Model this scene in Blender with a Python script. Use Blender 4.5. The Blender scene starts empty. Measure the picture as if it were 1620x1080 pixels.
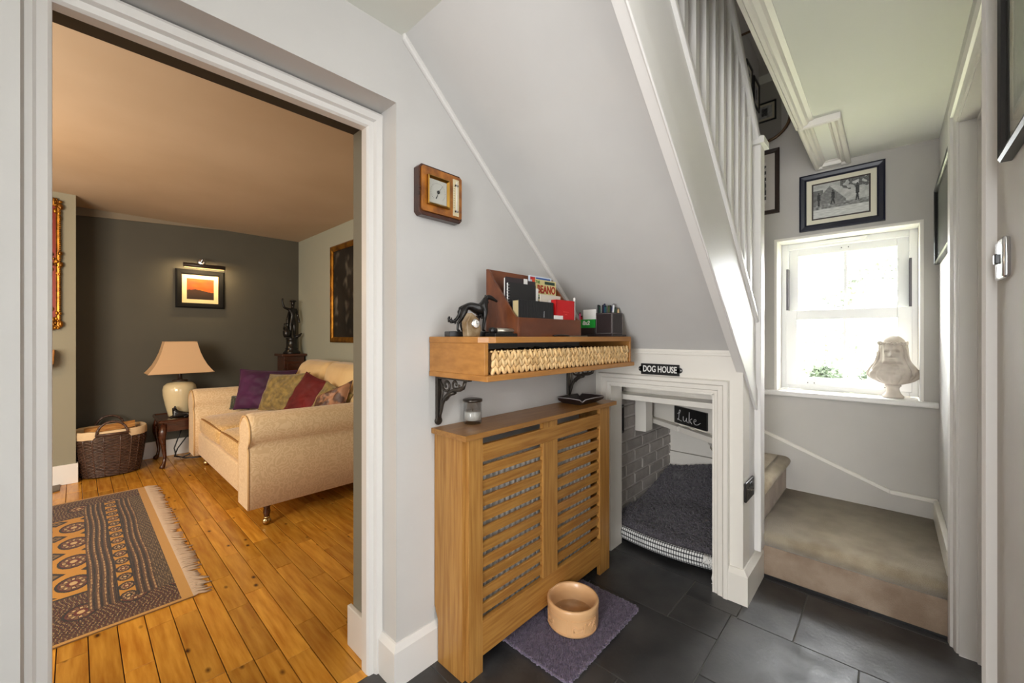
import bpy, bmesh, math, random
import numpy as np
from mathutils import Vector, Matrix, noise
random.seed(7)
S = bpy.context.scene
COL = S.collection
PI = math.pi

# ------------------------------------------------------------------ camera, world, lights, exposure
cam = bpy.data.cameras.new('camera')
cam.sensor_width = 36.0
cam.lens = 642.4 / 1620 * 36.0
cam.shift_y = -8 / 1620
cam.clip_start = 0.02
co = bpy.data.objects.new('camera', cam); COL.objects.link(co)
co.location = (0, 0, 1.2)
co.rotation_euler = (PI / 2, 0, math.atan2(0.68136, 0.73195) - PI / 2)
S.camera = co

W = bpy.data.worlds.new('world'); S.world = W
W.use_nodes = True
bg = W.node_tree.nodes['Background']
bg.inputs[0].default_value = (0.96, 0.98, 1.0, 1)
bg.inputs[1].default_value = 17.0

S.view_settings.view_transform = 'Standard'
S.view_settings.look = 'None'
S.view_settings.gamma = 1
S.view_settings.use_curve_mapping = False
S.view_settings.exposure = 0.8

def area(name, loc, rot, sx, sy, power, col=(1, 1, 1)):
    l = bpy.data.lights.new(name, 'AREA'); l.shape = 'RECTANGLE'
    l.size = sx; l.size_y = sy; l.energy = power; l.color = col
    o = bpy.data.objects.new(name, l); COL.objects.link(o)
    o.location = loc; o.rotation_euler = rot
    return o
def point(name, loc, power, col, r=0.05):
    l = bpy.data.lights.new(name, 'POINT'); l.energy = power; l.color = col; l.shadow_soft_size = r
    o = bpy.data.objects.new(name, l); COL.objects.link(o); o.location = loc
    return o
# unseen fill lights added at the camera's end to brighten the hall
area('hall_fill_far', (-3.1, -0.35, 1.3), (0, -PI / 2, 0), 1.8, 1.3, 80, (0.975, 0.985, 1.0))
area('hall_fill_side', (0.30, -1.62, 1.4), (PI / 2, 0, 0), 1.1, 1.7, 13, (0.975, 0.985, 1.0))
# living room: two added fill lights, a warm standard lamp out of view, the picture light
area('living_fill_left', (-2.5, 3.1, 1.35), (0, -PI / 2, 0), 1.2, 1.6, 8, (1, 0.93, 0.82))
area('living_fill_front', (-1.5, 1.62, 1.4), (PI / 2, 0, 0), 1.4, 1.2, 62, (1, 0.92, 0.80))
point('standard_lamp_bulb', (-0.75, 3.55, 1.75), 12.5, (1, 0.66, 0.35), 0.12)
# fill light added to brighten the upstairs landing
point('landing_fill', (1.1, 0.62, 3.3), 3.0, (1, 0.95, 0.9), 0.12)
# bare fill light added overhead at the camera's end of the hall
point('hall_fill_top', (-0.5, -0.6, 2.05), 3, (1, 0.9, 0.78), 0.12)

# ------------------------------------------------------------------ materials
def lin(c):
    return tuple((x / 255 / 12.92) if x / 255 <= 0.04045 else ((x / 255 + 0.055) / 1.055) ** 2.4 for x in c)
MATS = {}
def M(name, col, rough=0.5, metal=0.0, col2=None, scale=6.0, stretch=(1, 1, 1), detail=4, bump=0.0, bscale=60.0,
      bstretch=(1, 1, 1), rnd=0.0, coat=0.0, sheen=0.0, spec=0.5, lo=0.35, hi=0.65):
    if name in MATS: return MATS[name]
    m = bpy.data.materials.new(name); m.use_nodes = True
    nt = m.node_tree; N = nt.nodes; L = nt.links
    p = N['Principled BSDF']
    p.inputs['Base Color'].default_value = (*lin(col), 1)
    p.inputs['Roughness'].default_value = rough
    p.inputs['Metallic'].default_value = metal
    p.inputs['Coat Weight'].default_value = coat
    p.inputs['Sheen Weight'].default_value = sheen
    p.inputs['Specular IOR Level'].default_value = spec
    tc = N.new('ShaderNodeTexCoord'); oi = N.new('ShaderNodeObjectInfo')
    add = N.new('ShaderNodeVectorMath'); add.operation = 'ADD'
    mul = N.new('ShaderNodeMath'); mul.operation = 'MULTIPLY'; mul.inputs[1].default_value = 37.0
    L.new(oi.outputs['Random'], mul.inputs[0]); L.new(tc.outputs['Object'], add.inputs[0]); L.new(mul.outputs[0], add.inputs[1])
    last = None
    if col2 is not None:
        mp = N.new('ShaderNodeMapping'); mp.inputs['Scale'].default_value = stretch
        nz = N.new('ShaderNodeTexNoise'); nz.inputs['Scale'].default_value = scale; nz.inputs['Detail'].default_value = detail
        rp = N.new('ShaderNodeValToRGB'); rp.color_ramp.elements[0].position = lo; rp.color_ramp.elements[1].position = hi
        rp.color_ramp.elements[0].color = (*lin(col), 1); rp.color_ramp.elements[1].color = (*lin(col2), 1)
        L.new(add.outputs[0], mp.inputs[0]); L.new(mp.outputs[0], nz.inputs['Vector']); L.new(nz.outputs['Fac'], rp.inputs[0])
        last = rp.outputs[0]
        L.new(last, p.inputs['Base Color'])
    if rnd:
        hs = N.new('ShaderNodeHueSaturation')
        mr = N.new('ShaderNodeMapRange'); mr.inputs['To Min'].default_value = 1 - rnd; mr.inputs['To Max'].default_value = 1 + rnd
        L.new(oi.outputs['Random'], mr.inputs['Value']); L.new(mr.outputs[0], hs.inputs['Value'])
        if last: L.new(last, hs.inputs['Color'])
        else: hs.inputs['Color'].default_value = (*lin(col), 1)
        L.new(hs.outputs[0], p.inputs['Base Color'])
    if bump:
        mp2 = N.new('ShaderNodeMapping'); mp2.inputs['Scale'].default_value = bstretch
        n2 = N.new('ShaderNodeTexNoise'); n2.inputs['Scale'].default_value = bscale; n2.inputs['Detail'].default_value = 3
        b = N.new('ShaderNodeBump'); b.inputs['Strength'].default_value = bump; b.inputs['Distance'].default_value = 0.004
        L.new(tc.outputs['Object'], mp2.inputs[0]); L.new(mp2.outputs[0], n2.inputs['Vector'])
        L.new(n2.outputs['Fac'], b.inputs['Height']); L.new(b.outputs[0], p.inputs['Normal'])
    MATS[name] = m
    return m
def emit(name, col, strength):
    m = bpy.data.materials.new(name); m.use_nodes = True
    p = m.node_tree.nodes['Principled BSDF']
    p.inputs['Base Color'].default_value = (*lin(col), 1)
    p.inputs['Emission Color'].default_value = (*lin(col), 1); p.inputs['Emission Strength'].default_value = strength
    return m
def glass(name, tint=(255, 255, 255), fac=0.08, rough=0.02, k=0.5):
    m = bpy.data.materials.new(name); m.use_nodes = True
    nt = m.node_tree; N = nt.nodes; L = nt.links
    N.remove(N['Principled BSDF'])
    t = N.new('ShaderNodeBsdfTransparent'); t.inputs[0].default_value = (*lin(tint), 1)
    g = N.new('ShaderNodeBsdfGlossy'); g.inputs['Roughness'].default_value = rough
    lw = N.new('ShaderNodeLayerWeight'); lw.inputs[0].default_value = 0.25
    mr = N.new('ShaderNodeMath'); mr.operation = 'MULTIPLY_ADD'; mr.inputs[1].default_value = k; mr.inputs[2].default_value = fac
    mx = N.new('ShaderNodeMixShader')
    L.new(lw.outputs['Fresnel'], mr.inputs[0]); L.new(mr.outputs[0], mx.inputs[0])
    L.new(t.outputs[0], mx.inputs[1]); L.new(g.outputs[0], mx.inputs[2]); L.new(mx.outputs[0], N['Material Output'].inputs[0])
    return m
def vcol(name, rough=0.7, bump=0.0, bscale=300, sheen=0.0, spec=0.4):
    """flat print: colour comes from the mesh's own colour attribute"""
    if name in MATS: return MATS[name]
    m = M(name, (200, 200, 200), rough, bump=bump, bscale=bscale, sheen=sheen, spec=spec)
    nt = m.node_tree
    a = nt.nodes.new('ShaderNodeVertexColor'); a.layer_name = 'print'
    nt.links.new(a.outputs[0], nt.nodes['Principled BSDF'].inputs['Base Color'])
    return m

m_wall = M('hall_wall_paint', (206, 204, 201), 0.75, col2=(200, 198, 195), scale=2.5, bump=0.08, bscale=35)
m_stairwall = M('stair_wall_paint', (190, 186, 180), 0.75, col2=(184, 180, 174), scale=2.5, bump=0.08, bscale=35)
m_ceil = M('ceiling_paint', (236, 236, 226), 0.8, bump=0.1, bscale=18)
m_white = M('white_gloss_paint', (224, 221, 217), 0.42, bump=0.03, bscale=25)
m_cream = M('cream_gloss_paint', (226, 221, 212), 0.35, bump=0.03, bscale=25)
m_olive = M('dark_olive_wall_paint', (82, 79, 69), 0.8, col2=(77, 74, 65), scale=2, bump=0.05, bscale=40)
m_sage = M('sage_wall_paint', (160, 162, 148), 0.8, bump=0.05, bscale=40)
m_livceil = M('living_ceiling_paint', (192, 172, 148), 0.8, col2=(184, 163, 138), scale=1.6, bump=0.12, bscale=12)
m_grout = M('floor_grout', (112, 109, 104), 0.9)
m_slate = M('slate_tile', (33, 33, 35), 0.42, spec=.85, col2=(62, 60, 60), scale=4.5, detail=10, bump=0.2, bscale=70, rnd=0.2, lo=.38, hi=.68)
_nt = m_slate.node_tree; _p = _nt.nodes['Principled BSDF']
_n = _nt.nodes.new('ShaderNodeTexNoise'); _n.inputs['Scale'].default_value = 9; _n.inputs['Detail'].default_value = 8
_r = _nt.nodes.new('ShaderNodeMapRange'); _r.inputs['From Min'].default_value = .3; _r.inputs['From Max'].default_value = .7; _r.inputs['To Min'].default_value = .32; _r.inputs['To Max'].default_value = .56
_t = _nt.nodes.new('ShaderNodeTexCoord'); _nt.links.new(_t.outputs['Object'], _n.inputs['Vector']); _nt.links.new(_n.outputs['Fac'], _r.inputs['Value']); _nt.links.new(_r.outputs[0], _p.inputs['Roughness'])
m_gap = M('plank_gap', (40, 24, 12), 0.9)
m_oak = M('oak', (180, 132, 68), 0.42, col2=(154, 104, 46), scale=7, stretch=(14, 14, 0.7), detail=6, bump=0.05, bscale=90, bstretch=(6, 6, 0.5))
m_oakh = M('oak_lengthwise', (180, 131, 64), 0.42, col2=(152, 100, 42), scale=7, stretch=(0.7, 14, 14), detail=6, bump=0.05, bscale=90, bstretch=(0.5, 6, 6), rnd=0.06)
m_oaktop = M('oak_top', (165, 118, 60), 0.35, col2=(146, 99, 47), scale=7, stretch=(0.7, 14, 14), detail=6, rnd=0.05)
m_shelf = M('honey_pine', (182, 126, 62), 0.4, col2=(162, 108, 50), scale=4, stretch=(0.9, 4, 12), detail=6)
m_iron = M('cast_iron', (74, 68, 62), 0.4, metal=0.75)
m_black = M('black_paint', (20, 20, 21), 0.35)
m_bronze = M('bronzed_resin', (30, 28, 27), 0.27, metal=0.3, bump=0.3, bscale=60)
m_chrome = M('chrome', (215, 215, 218), 0.12, metal=1.0)
m_brass = M('brass', (168, 128, 60), 0.3, metal=1.0)
m_dark = M('dark_interior', (22, 20, 19), 0.8)
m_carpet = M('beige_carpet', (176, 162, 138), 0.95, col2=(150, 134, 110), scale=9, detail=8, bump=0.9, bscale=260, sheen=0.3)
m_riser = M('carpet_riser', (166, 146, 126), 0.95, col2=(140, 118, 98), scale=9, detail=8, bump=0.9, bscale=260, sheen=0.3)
m_gilt = M('gilt', (166, 112, 34), 0.36, metal=0.8, col2=(96, 58, 18), scale=22, bump=0.2, bscale=80)
m_mahog = M('mahogany', (74, 38, 22), 0.25, col2=(52, 26, 16), scale=5, stretch=(1, 8, 8), coat=0.3)
m_rack = M('red_brown_wood', (116, 62, 30), 0.32, col2=(92, 46, 22), scale=5, stretch=(1, 7, 3), coat=0.2)
m_paper = M('white_paper', (232, 230, 226), 0.7)
m_mount = M('cream_mount_board', (222, 216, 196), 0.8)
m_leather = M('dark_brown_leather', (44, 34, 34), 0.4, bump=0.15, bscale=150)
m_bluebk = M('blue_black_frame', (26, 28, 44), 0.35)
m_bkbrown = M('dark_brown_frame', (52, 40, 32), 0.4)

# ------------------------------------------------------------------ mesh helpers
WL = {}
def wl(o):
    return WL.get(o.name, Vector((0, 0, 0))) if o else Vector((0, 0, 0))
def tag(o, label=None, cat=None, group=None, kind=None):
    if label: o['label'] = label
    if cat: o['category'] = cat
    if group: o['group'] = group
    if kind: o['kind'] = kind
    return o
def thing(name, label, cat, loc=(0, 0, 0), group=None, rz=0.0):
    o = bpy.data.objects.new(name, None); COL.objects.link(o)
    o.empty_display_size = 0.05
    o.location = loc; o.rotation_euler = (0, 0, rz)
    WL[o.name] = Vector(loc)
    return tag(o, label, cat, group)
def struct(name):
    o = bpy.data.objects.new(name, None); COL.objects.link(o); o.empty_display_size = 0.05
    o['kind'] = 'structure'
    return o

class MB:
    def __init__(s):
        s.v = []; s.f = []; s.sm = []
    def add(s, vs, fs, smooth=False):
        b = len(s.v); s.v += [tuple(v) for v in vs]
        for f in fs: s.f.append([b + i for i in f]); s.sm.append(smooth)
        return s
    def box(s, x0, x1, y0, y1, z0, z1):
        vs = [(x, y, z) for x in (x0, x1) for y in (y0, y1) for z in (z0, z1)]
        return s.add(vs, [(0, 1, 3, 2), (4, 6, 7, 5), (0, 4, 5, 1), (2, 3, 7, 6), (0, 2, 6, 4), (1, 5, 7, 3)])
    def hexa(s, bot, top):
        return s.add(list(bot) + list(top), [(3, 2, 1, 0), (4, 5, 6, 7), (0, 1, 5, 4), (1, 2, 6, 5), (2, 3, 7, 6), (3, 0, 4, 7)])
    def prism(s, pts, axis, a, b, smooth=False):
        """polygon pts (2-D) extruded along axis from a to b"""
        def P(p, t):
            return {'x': (t, p[0], p[1]), 'y': (p[0], t, p[1]), 'z': (p[0], p[1], t)}[axis]
        n = len(pts)
        s.add([P(p, a) for p in pts] + [P(p, b) for p in pts],
              [tuple(range(n))[::-1], tuple(range(n, 2 * n))] , False)
        base = len(s.v) - 2 * n
        for i in range(n):
            j = (i + 1) % n
            s.f.append([base + i, base + j, base + n + j, base + n + i]); s.sm.append(smooth)
        return s
    def lathe(s, prof, c=(0, 0, 0), n=24, sx=1.0, sy=1.0, smooth=True, fn=None):
        vs = []
        for r, z in prof:
            for k in range(n):
                a = 2 * PI * k / n
                rr = fn(r, z, a) if fn else r
                vs.append((c[0] + rr * math.cos(a) * sx, c[1] + rr * math.sin(a) * sy, c[2] + z))
        fs = []
        for i in range(len(prof) - 1):
            for k in range(n):
                k2 = (k + 1) % n
                fs.append((i * n + k, i * n + k2, (i + 1) * n + k2, (i + 1) * n + k))
        if prof[0][0] > 1e-6: fs.append(tuple(range(n))[::-1])
        if prof[-1][0] > 1e-6: fs.append(tuple((len(prof) - 1) * n + k for k in range(n)))
        return s.add(vs, fs, smooth)
    def tube(s, pts, r, n=8, smooth=True, cap=True, flat=1.0, up=None):
        pts = [Vector(p) for p in pts]; m = len(pts)
        rs = r if isinstance(r, (list, tuple)) else [r] * m
        vs = []; prev = None
        for i, p in enumerate(pts):
            t = (pts[min(i + 1, m - 1)] - pts[max(i - 1, 0)]).normalized()
            if up is not None: a = Vector(up)
            elif prev is not None: a = prev
            else: a = Vector((0, 0, 1)) if abs(t.z) < 0.9 else Vector((1, 0, 0))
            u = (a - t * a.dot(t)).normalized(); w = t.cross(u); prev = u
            for k in range(n):
                q = 2 * PI * (k + 0.5) / n
                vs.append(p + (u * math.cos(q) + w * math.sin(q) * flat) * rs[i])
        fs = [(i * n + k, i * n + (k + 1) % n, (i + 1) * n + (k + 1) % n, (i + 1) * n + k) for i in range(m - 1) for k in range(n)]
        if cap: fs += [tuple(range(n))[::-1], tuple((m - 1) * n + k for k in range(n))]
        return s.add(vs, fs, smooth)
    def ball(s, c, r, n=12, m=8, sx=1, sy=1, sz=1):
        prof = [(r * math.sin(PI * i / m), -r * math.cos(PI * i / m)) for i in range(m + 1)]
        vs = []; 
        b = MB().lathe([(max(a, 1e-7), z * sz) for a, z in prof], c, n, sx, sy)
        return s.add(b.v, b.f, True)
    def rbox(s, x0, x1, y0, y1, z0, z1, r, k=3, mid=3, fn=None):
        """box with rounded edges of radius r; fn(p, (u,v,w)) may push points"""
        c = Vector(((x0 + x1) / 2, (y0 + y1) / 2, (z0 + z1) / 2)); h = Vector(((x1 - x0) / 2, (y1 - y0) / 2, (z1 - z0) / 2))
        def ticks(hh):
            t = [-hh + r * (1 - math.cos(PI / 2 * i / k)) for i in range(k)]
            t += [-hh + r + (2 * hh - 2 * r) * i / mid for i in range(mid + 1)]
            t += [hh - r * (1 - math.cos(PI / 2 * i / k)) for i in range(k - 1, -1, -1)]
            return t
        T = [ticks(h[i]) for i in range(3)]
        idx = {}; vs = []; fs = []
        def V(i, j, l):
            key = (i, j, l)
            if key not in idx:
                q = Vector((T[0][i], T[1][j], T[2][l]))
                inn = Vector([max(-(h[a] - r), min(h[a] - r, q[a])) for a in range(3)])
                d = q - inn
                p = inn + d.normalized() * r if d.length > 1e-9 else q
                p = c + p
                if fn: p = fn(Vector(p), Vector([q[a] / h[a] for a in range(3)]))
                idx[key] = len(vs); vs.append(tuple(p))
            return idx[key]
        n = [len(t) - 1 for t in T]
        for i in range(n[0]):
            for j in range(n[1]):
                fs.append((V(i, j, 0), V(i, j + 1, 0), V(i + 1, j + 1, 0), V(i + 1, j, 0)))
                fs.append((V(i, j, n[2]), V(i + 1, j, n[2]), V(i + 1, j + 1, n[2]), V(i, j + 1, n[2])))
        for i in range(n[0]):
            for l in range(n[2]):
                fs.append((V(i, 0, l), V(i + 1, 0, l), V(i + 1, 0, l + 1), V(i, 0, l + 1)))
                fs.append((V(i, n[1], l), V(i, n[1], l + 1), V(i + 1, n[1], l + 1), V(i + 1, n[1], l)))
        for j in range(n[1]):
            for l in range(n[2]):
                fs.append((V(0, j, l), V(0, j, l + 1), V(0, j + 1, l + 1), V(0, j + 1, l)))
                fs.append((V(n[0], j, l), V(n[0], j + 1, l), V(n[0], j + 1, l + 1), V(n[0], j, l + 1)))
        return s.add(vs, fs, True)
    def sweep(s, path, prof, O, U, V, N, closed=False, smooth=False):
        """profile [(outward offset, height)] swept along a 2-D path with mitred corners in the plane O + aU + bV"""
        O, U, V, N = (Vector(q) for q in (O, U, V, N)); path = [Vector((p[0], p[1])) for p in path]; m = len(path); n = len(prof)
        def nrm(a, b):
            d = (b - a).normalized(); return Vector((d.y, -d.x))
        rings = []
        for i in range(m):
            if closed or 0 < i < m - 1:
                n1 = nrm(path[i - 1], path[i]); n2 = nrm(path[i], path[(i + 1) % m])
                b = (n1 + n2); b = b / max(1e-6, b.dot(n1))
            else:
                b = nrm(path[0], path[1]) if i == 0 else nrm(path[-2], path[-1])
            rings.append([O + U * (path[i].x + b.x * o) + V * (path[i].y + b.y * o) + N * hh for o, hh in prof])
        vs = [p for r in rings for p in r]; fs = []
        for i in range(m if closed else m - 1):
            i2 = (i + 1) % m
            for k in range(n):
                k2 = (k + 1) % n
                fs.append((i * n + k, i * n + k2, i2 * n + k2, i2 * n + k))
        if not closed: fs += [tuple(range(n))[::-1], tuple((m - 1) * n + k for k in range(n))]
        return s.add(vs, fs, smooth)
    def mesh(s, name, off=Vector((0, 0, 0)), fix=True):
        me = bpy.data.meshes.new(name)
        me.from_pydata([tuple(Vector(v) - off) for v in s.v], [], s.f)
        me.polygons.foreach_set('use_smooth', s.sm)
        if fix:
            bm = bmesh.new(); bm.from_mesh(me); bmesh.ops.recalc_face_normals(bm, faces=bm.faces); bm.to_mesh(me); bm.free()
        return me
    def build(s, name, mat, parent=None, local=False, bevel=0.0, kind=None, fix=True, loc=None):
        off = Vector((0, 0, 0)) if local or parent is None else wl(parent)
        if parent is None and not local and loc is not None: off = Vector(loc)
        me = s.mesh(name, off, fix)
        if mat: me.materials.append(mat)
        o = bpy.data.objects.new(name, me); COL.objects.link(o)
        if parent is not None:
            o.parent = parent; WL[o.name] = wl(parent)
        elif loc is not None:
            o.location = loc; WL[o.name] = Vector(loc)
        if bevel:
            b = o.modifiers.new('bevel', 'BEVEL'); b.width = bevel; b.segments = 2; b.limit_method = 'ANGLE'; b.angle_limit = 0.7
        if kind: o['kind'] = kind
        elif parent is None: o['kind'] = 'structure'
        return o
def B(*a): return MB().box(*a)
def piece(name, me, parent, loc, mat=None, rot=None):
    o = bpy.data.objects.new(name, me); COL.objects.link(o); o.parent = parent
    o.location = Vector(loc) - wl(parent)
    if rot: o.rotation_euler = rot
    return o
def thing_mesh(mb, name, mat, label, cat, loc=(0, 0, 0), group=None, bevel=0.0):
    o = mb.build(name, mat, None, loc=loc, bevel=bevel, kind='thing')
    return tag(o, label, cat, group)

def text_mesh(body, size, extrude=0.001, offset=0.0, sx=1.0, shear=0.0):
    """lettering as an MB in the XY plane, centred"""
    c = bpy.data.curves.new('lettering', 'FONT'); c.body = body; c.size = size; c.extrude = extrude; c.offset = offset; c.shear = shear
    c.align_x = 'CENTER'; c.align_y = 'CENTER'; c.resolution_u = 3
    o = bpy.data.objects.new('lettering', c); COL.objects.link(o)
    dg = bpy.context.evaluated_depsgraph_get()
    me = bpy.data.meshes.new_from_object(o.evaluated_get(dg))
    b = MB(); b.add([(v.co.x * sx, v.co.y, v.co.z) for v in me.vertices], [list(p.vertices) for p in me.polygons])
    bpy.data.objects.remove(o); bpy.data.meshes.remove(me); bpy.data.curves.remove(c)
    return b
def onplane(mb, O, U, V, N):
    O, U, V, N = (Vector(q) for q in (O, U, V, N))
    mb.v = [tuple(O + U * v[0] + V * v[1] + N * v[2]) for v in mb.v]
    return mb
def skin(nodes, edges, sub=2):
    """one continuous body grown over a skeleton: nodes {name: (x,y,z,rx[,ry])}; the first node is the root"""
    keys = list(nodes); ix = {k: i for i, k in enumerate(keys)}
    me = bpy.data.meshes.new('skeleton')
    me.from_pydata([nodes[k][:3] for k in keys], [(ix[a], ix[b]) for a, b in edges], [])
    o = bpy.data.objects.new('skeleton', me); COL.objects.link(o)
    o.modifiers.new('skin', 'SKIN'); 
    if not me.skin_vertices: me.skin_vertices_new() if hasattr(me, 'skin_vertices_new') else None
    for i, k in enumerate(keys):
        d = me.skin_vertices[0].data[i]; q = nodes[k]
        d.radius = (q[3], q[4] if len(q) > 4 else q[3]); d.use_root = (i == 0)
    sb = o.modifiers.new('sub', 'SUBSURF'); sb.levels = sub; sb.render_levels = sub
    dg = bpy.context.evaluated_depsgraph_get()
    e = bpy.data.meshes.new_from_object(o.evaluated_get(dg))
    b = MB(); b.add([tuple(v.co) for v in e.vertices], [list(p.vertices) for p in e.polygons], True)
    bpy.data.objects.remove(o); bpy.data.meshes.remove(e)
    return b
def printed(name, fn, w, h, nx, ny, O, U, V, parent, mat, thick=0.0):
    """flat print: grid in the plane, coloured per face by fn(s,t) -> sRGB 0-255, s to the right and t up in 0..1"""
    O, U, V = Vector(O), Vector(U), Vector(V); off = wl(parent) if parent else Vector((0, 0, 0))
    xs = np.linspace(0, 1, nx + 1); ys = np.linspace(0, 1, ny + 1)
    X, Y = np.meshgrid(xs, ys)
    P = (np.array(O - off)[None, :] + np.outer(X.ravel() * w, np.array(U)) + np.outer(Y.ravel() * h, np.array(V)))
    i, j = np.meshgrid(np.arange(nx), np.arange(ny)); a = (j * (nx + 1) + i).ravel()
    F = np.stack([a, a + 1, a + nx + 2, a + nx + 1], 1)
    me = bpy.data.meshes.new(name)
    me.from_pydata(P.tolist(), [], F.tolist())
    C = np.ones((nx * ny, 4))
    k = 0
    for jj in range(ny):
        for ii in range(nx):
            C[k, :3] = lin([max(0, min(255, q)) for q in fn((ii + .5) / nx, (jj + .5) / ny)]); k += 1
    at = me.color_attributes.new('print', 'FLOAT_COLOR', 'CORNER')
    at.data.foreach_set('color', np.repeat(C, 4, 0).ravel())
    me.materials.append(mat)
    o = bpy.data.objects.new(name, me); COL.objects.link(o)
    if parent: o.parent = parent; WL[o.name] = wl(parent)
    return o
def n3(x, y, z=0.0): return noise.noise(Vector((x, y, z)))

def picture(name, label, O, U, V, N, w, h, fw, depth, mframe, mount=0.0, fn=None, res=(60, 40), inner=None, glazed=False, cat='picture', mmount=None, picmat=None):
    """framed picture: O = lower left outer corner on the wall, U right, V up, N out of the wall"""
    O, U, V, N = (Vector(q) for q in (O, U, V, N))
    t = thing(name, label, cat, tuple(O + U * w / 2))
    prof = [(0, 0.001), (0, depth * .8), (-fw * .25, depth), (-fw * .75, depth * .85), (-fw, depth * .55), (-fw, 0.001)]
    MB().sweep([(0, 0), (w, 0), (w, h), (0, h)], prof, O, U, V, N, closed=True).build('frame', mframe, t)
    zb = depth * .3
    def slab(a, z0, z1): # inset slab
        p = [O + U * x + V * y for x, y in ((a, a), (w - a, a), (w - a, h - a), (a, h - a))]
        return MB().hexa([q + N * z0 for q in p], [q + N * z1 for q in p])
    if mount:
        slab(fw * .9, 0.002, zb).build('mount', mmount or m_mount, t)
        if inner:
            MB().sweep([(fw + mount, fw + mount), (w - fw - mount, fw + mount), (w - fw - mount, h - fw - mount), (fw + mount, h - fw - mount)],
                       [(0, zb), (0, zb + .003), (inner[0], zb + .003), (inner[0], zb)], O, U, V, N, closed=True).build('inner_border', inner[1], t)
    else:
        slab(fw * .9, 0.002, zb).build('backing_board', m_dark, t)
    a = fw * .95 + mount
    if fn:
        printed('print', fn, w - 2 * a, h - 2 * a, res[0], res[1], O + U * a + V * a + N * (zb + .0015), U, V, t, picmat or vcol('print_paper', 0.55))
    if glazed:
        slab(fw * .9, zb + .005, zb + .007).build('glazing', m_glaze, t)
    return t
m_glaze = glass('picture_glass', fac=0.05)
m_pane = glass('window_glass', fac=0.03)
m_jar = glass('jar_glass', (250, 251, 251), fac=0.03, k=0.35)
m_mirror = M('mirror_silver', (232, 234, 234), 0.02, metal=1.0)
XP, YP, ZP = Vector((1, 0, 0)), Vector((0, 1, 0)), Vector((0, 0, 1))

# ================================================================== SETTING
# hall side of the wall with the doorway (y 1.245..1.36), living side behind it
wl_ = MB()
wl_.box(-3.3, -0.074, 1.245, 1.36, 0, 2.3).box(0.752, 3.3, 1.245, 1.36, 0, 2.3).box(-0.074, 0.752, 1.245, 1.36, 2.005, 2.3).box(0.14, 3.3, 1.245, 1.36, 2.3, 4.8)
wl_.build('wall_left', m_wall)
w2 = MB()
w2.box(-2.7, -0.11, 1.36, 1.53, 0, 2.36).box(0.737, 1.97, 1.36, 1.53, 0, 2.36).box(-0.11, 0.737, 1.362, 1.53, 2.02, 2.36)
B(-0.112, 0.739, 1.361, 1.531, 1.985, 2.03).build('wall_living_header', M('header_dark', (62, 58, 50), .8))  # header coloured darker than the reveals either side
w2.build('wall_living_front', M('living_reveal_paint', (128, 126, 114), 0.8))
B(-2.7, 1.97, 5.33, 5.45, 0, 2.4).build('wall_living_back', m_olive)
B(1.87, 1.99, 1.53, 5.45, 0, 2.4).build('wall_living_right', m_sage)
B(-2.8, -2.6, 1.4, 5.45, 0, 2.4).build('wall_living_left', m_sage)
B(-1.5, 0.0, 4.9, 5.33, 0, 2.36).build('wall_chimney_breast', M('chimney_paint', (138, 134, 116), 0.8, bump=0.05, bscale=40))
B(-2.8, 1.99, 1.36, 5.45, 2.36, 2.42).build('ceiling_living', m_livceil)
# thin wedge of sloping ceiling at the back wall, its shade painted in
MB().prism([(0.0, 2.285), (1.15, 2.36), (0.0, 2.36)], 'y', 5.318, 5.332).build('ceiling_alcove_wedge', M('alcove_ceiling_shade', (128, 116, 98), .8))

# hall ceiling with the stair opening, upstairs shell
cl = MB(); cl.box(-3.3, 0.8, -1.7, 1.245, 2.25, 2.36).box(0.8, 3.11, -0.3, 0.33, 2.25, 2.36)
cl.build('ceiling_hall', m_ceil)
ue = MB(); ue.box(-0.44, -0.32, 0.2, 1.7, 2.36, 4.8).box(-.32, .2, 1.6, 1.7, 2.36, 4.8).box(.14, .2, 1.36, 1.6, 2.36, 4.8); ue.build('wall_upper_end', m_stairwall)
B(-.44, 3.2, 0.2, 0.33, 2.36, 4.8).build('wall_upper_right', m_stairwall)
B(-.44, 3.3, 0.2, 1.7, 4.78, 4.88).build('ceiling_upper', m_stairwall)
uf = MB(); uf.box(-.32, 0.62, 0.33, 1.245, 2.36, 2.52).box(-.32, .14, 1.245, 1.6, 2.36, 2.52); uf.build('floor_upper', m_carpet)
MB().prism([(-.32, 4.78), (-.25, 4.78), (-.32, 4.70)], 'y', 0.33, 1.6).build('trim_upper_coving', m_ceil)
# window wall
ww = MB()
ww.box(3.11, 3.36, 0.545, 1.5, 0, 4.8).box(3.11, 3.36, -0.5, -0.125, 0, 4.8).box(3.11, 3.36, -0.125, 0.545, 0, 0.82).box(3.11, 3.36, -0.125, 0.545, 1.822, 4.8)
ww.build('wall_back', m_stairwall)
# right wall with its door opening
rw = MB()
rw.box(0.9, 1.585, -0.32, -0.19, 0, 2.3).box(2.275, 3.3, -0.32, -0.19, 0, 2.3).box(1.585, 2.275, -0.32, -0.19, 2.015, 2.3)
rw.build('wall_right', m_wall)
B(0.9, 1.0, -1.7, -0.32, 0, 2.3).build('wall_return', m_wall)
B(-3.3, -3.2, -1.8, 1.3, 0, 2.3).build('wall_entrance', m_wall)
B(-.95, -.86, .58, 1.246, 0, 2.3).build('wall_light_block', m_wall)  # unseen partition added to keep the hall fill off the left wall
B(-3.3, 1.0, -1.8, -1.7, 0, 2.3).build('wall_side', m_wall)

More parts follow.
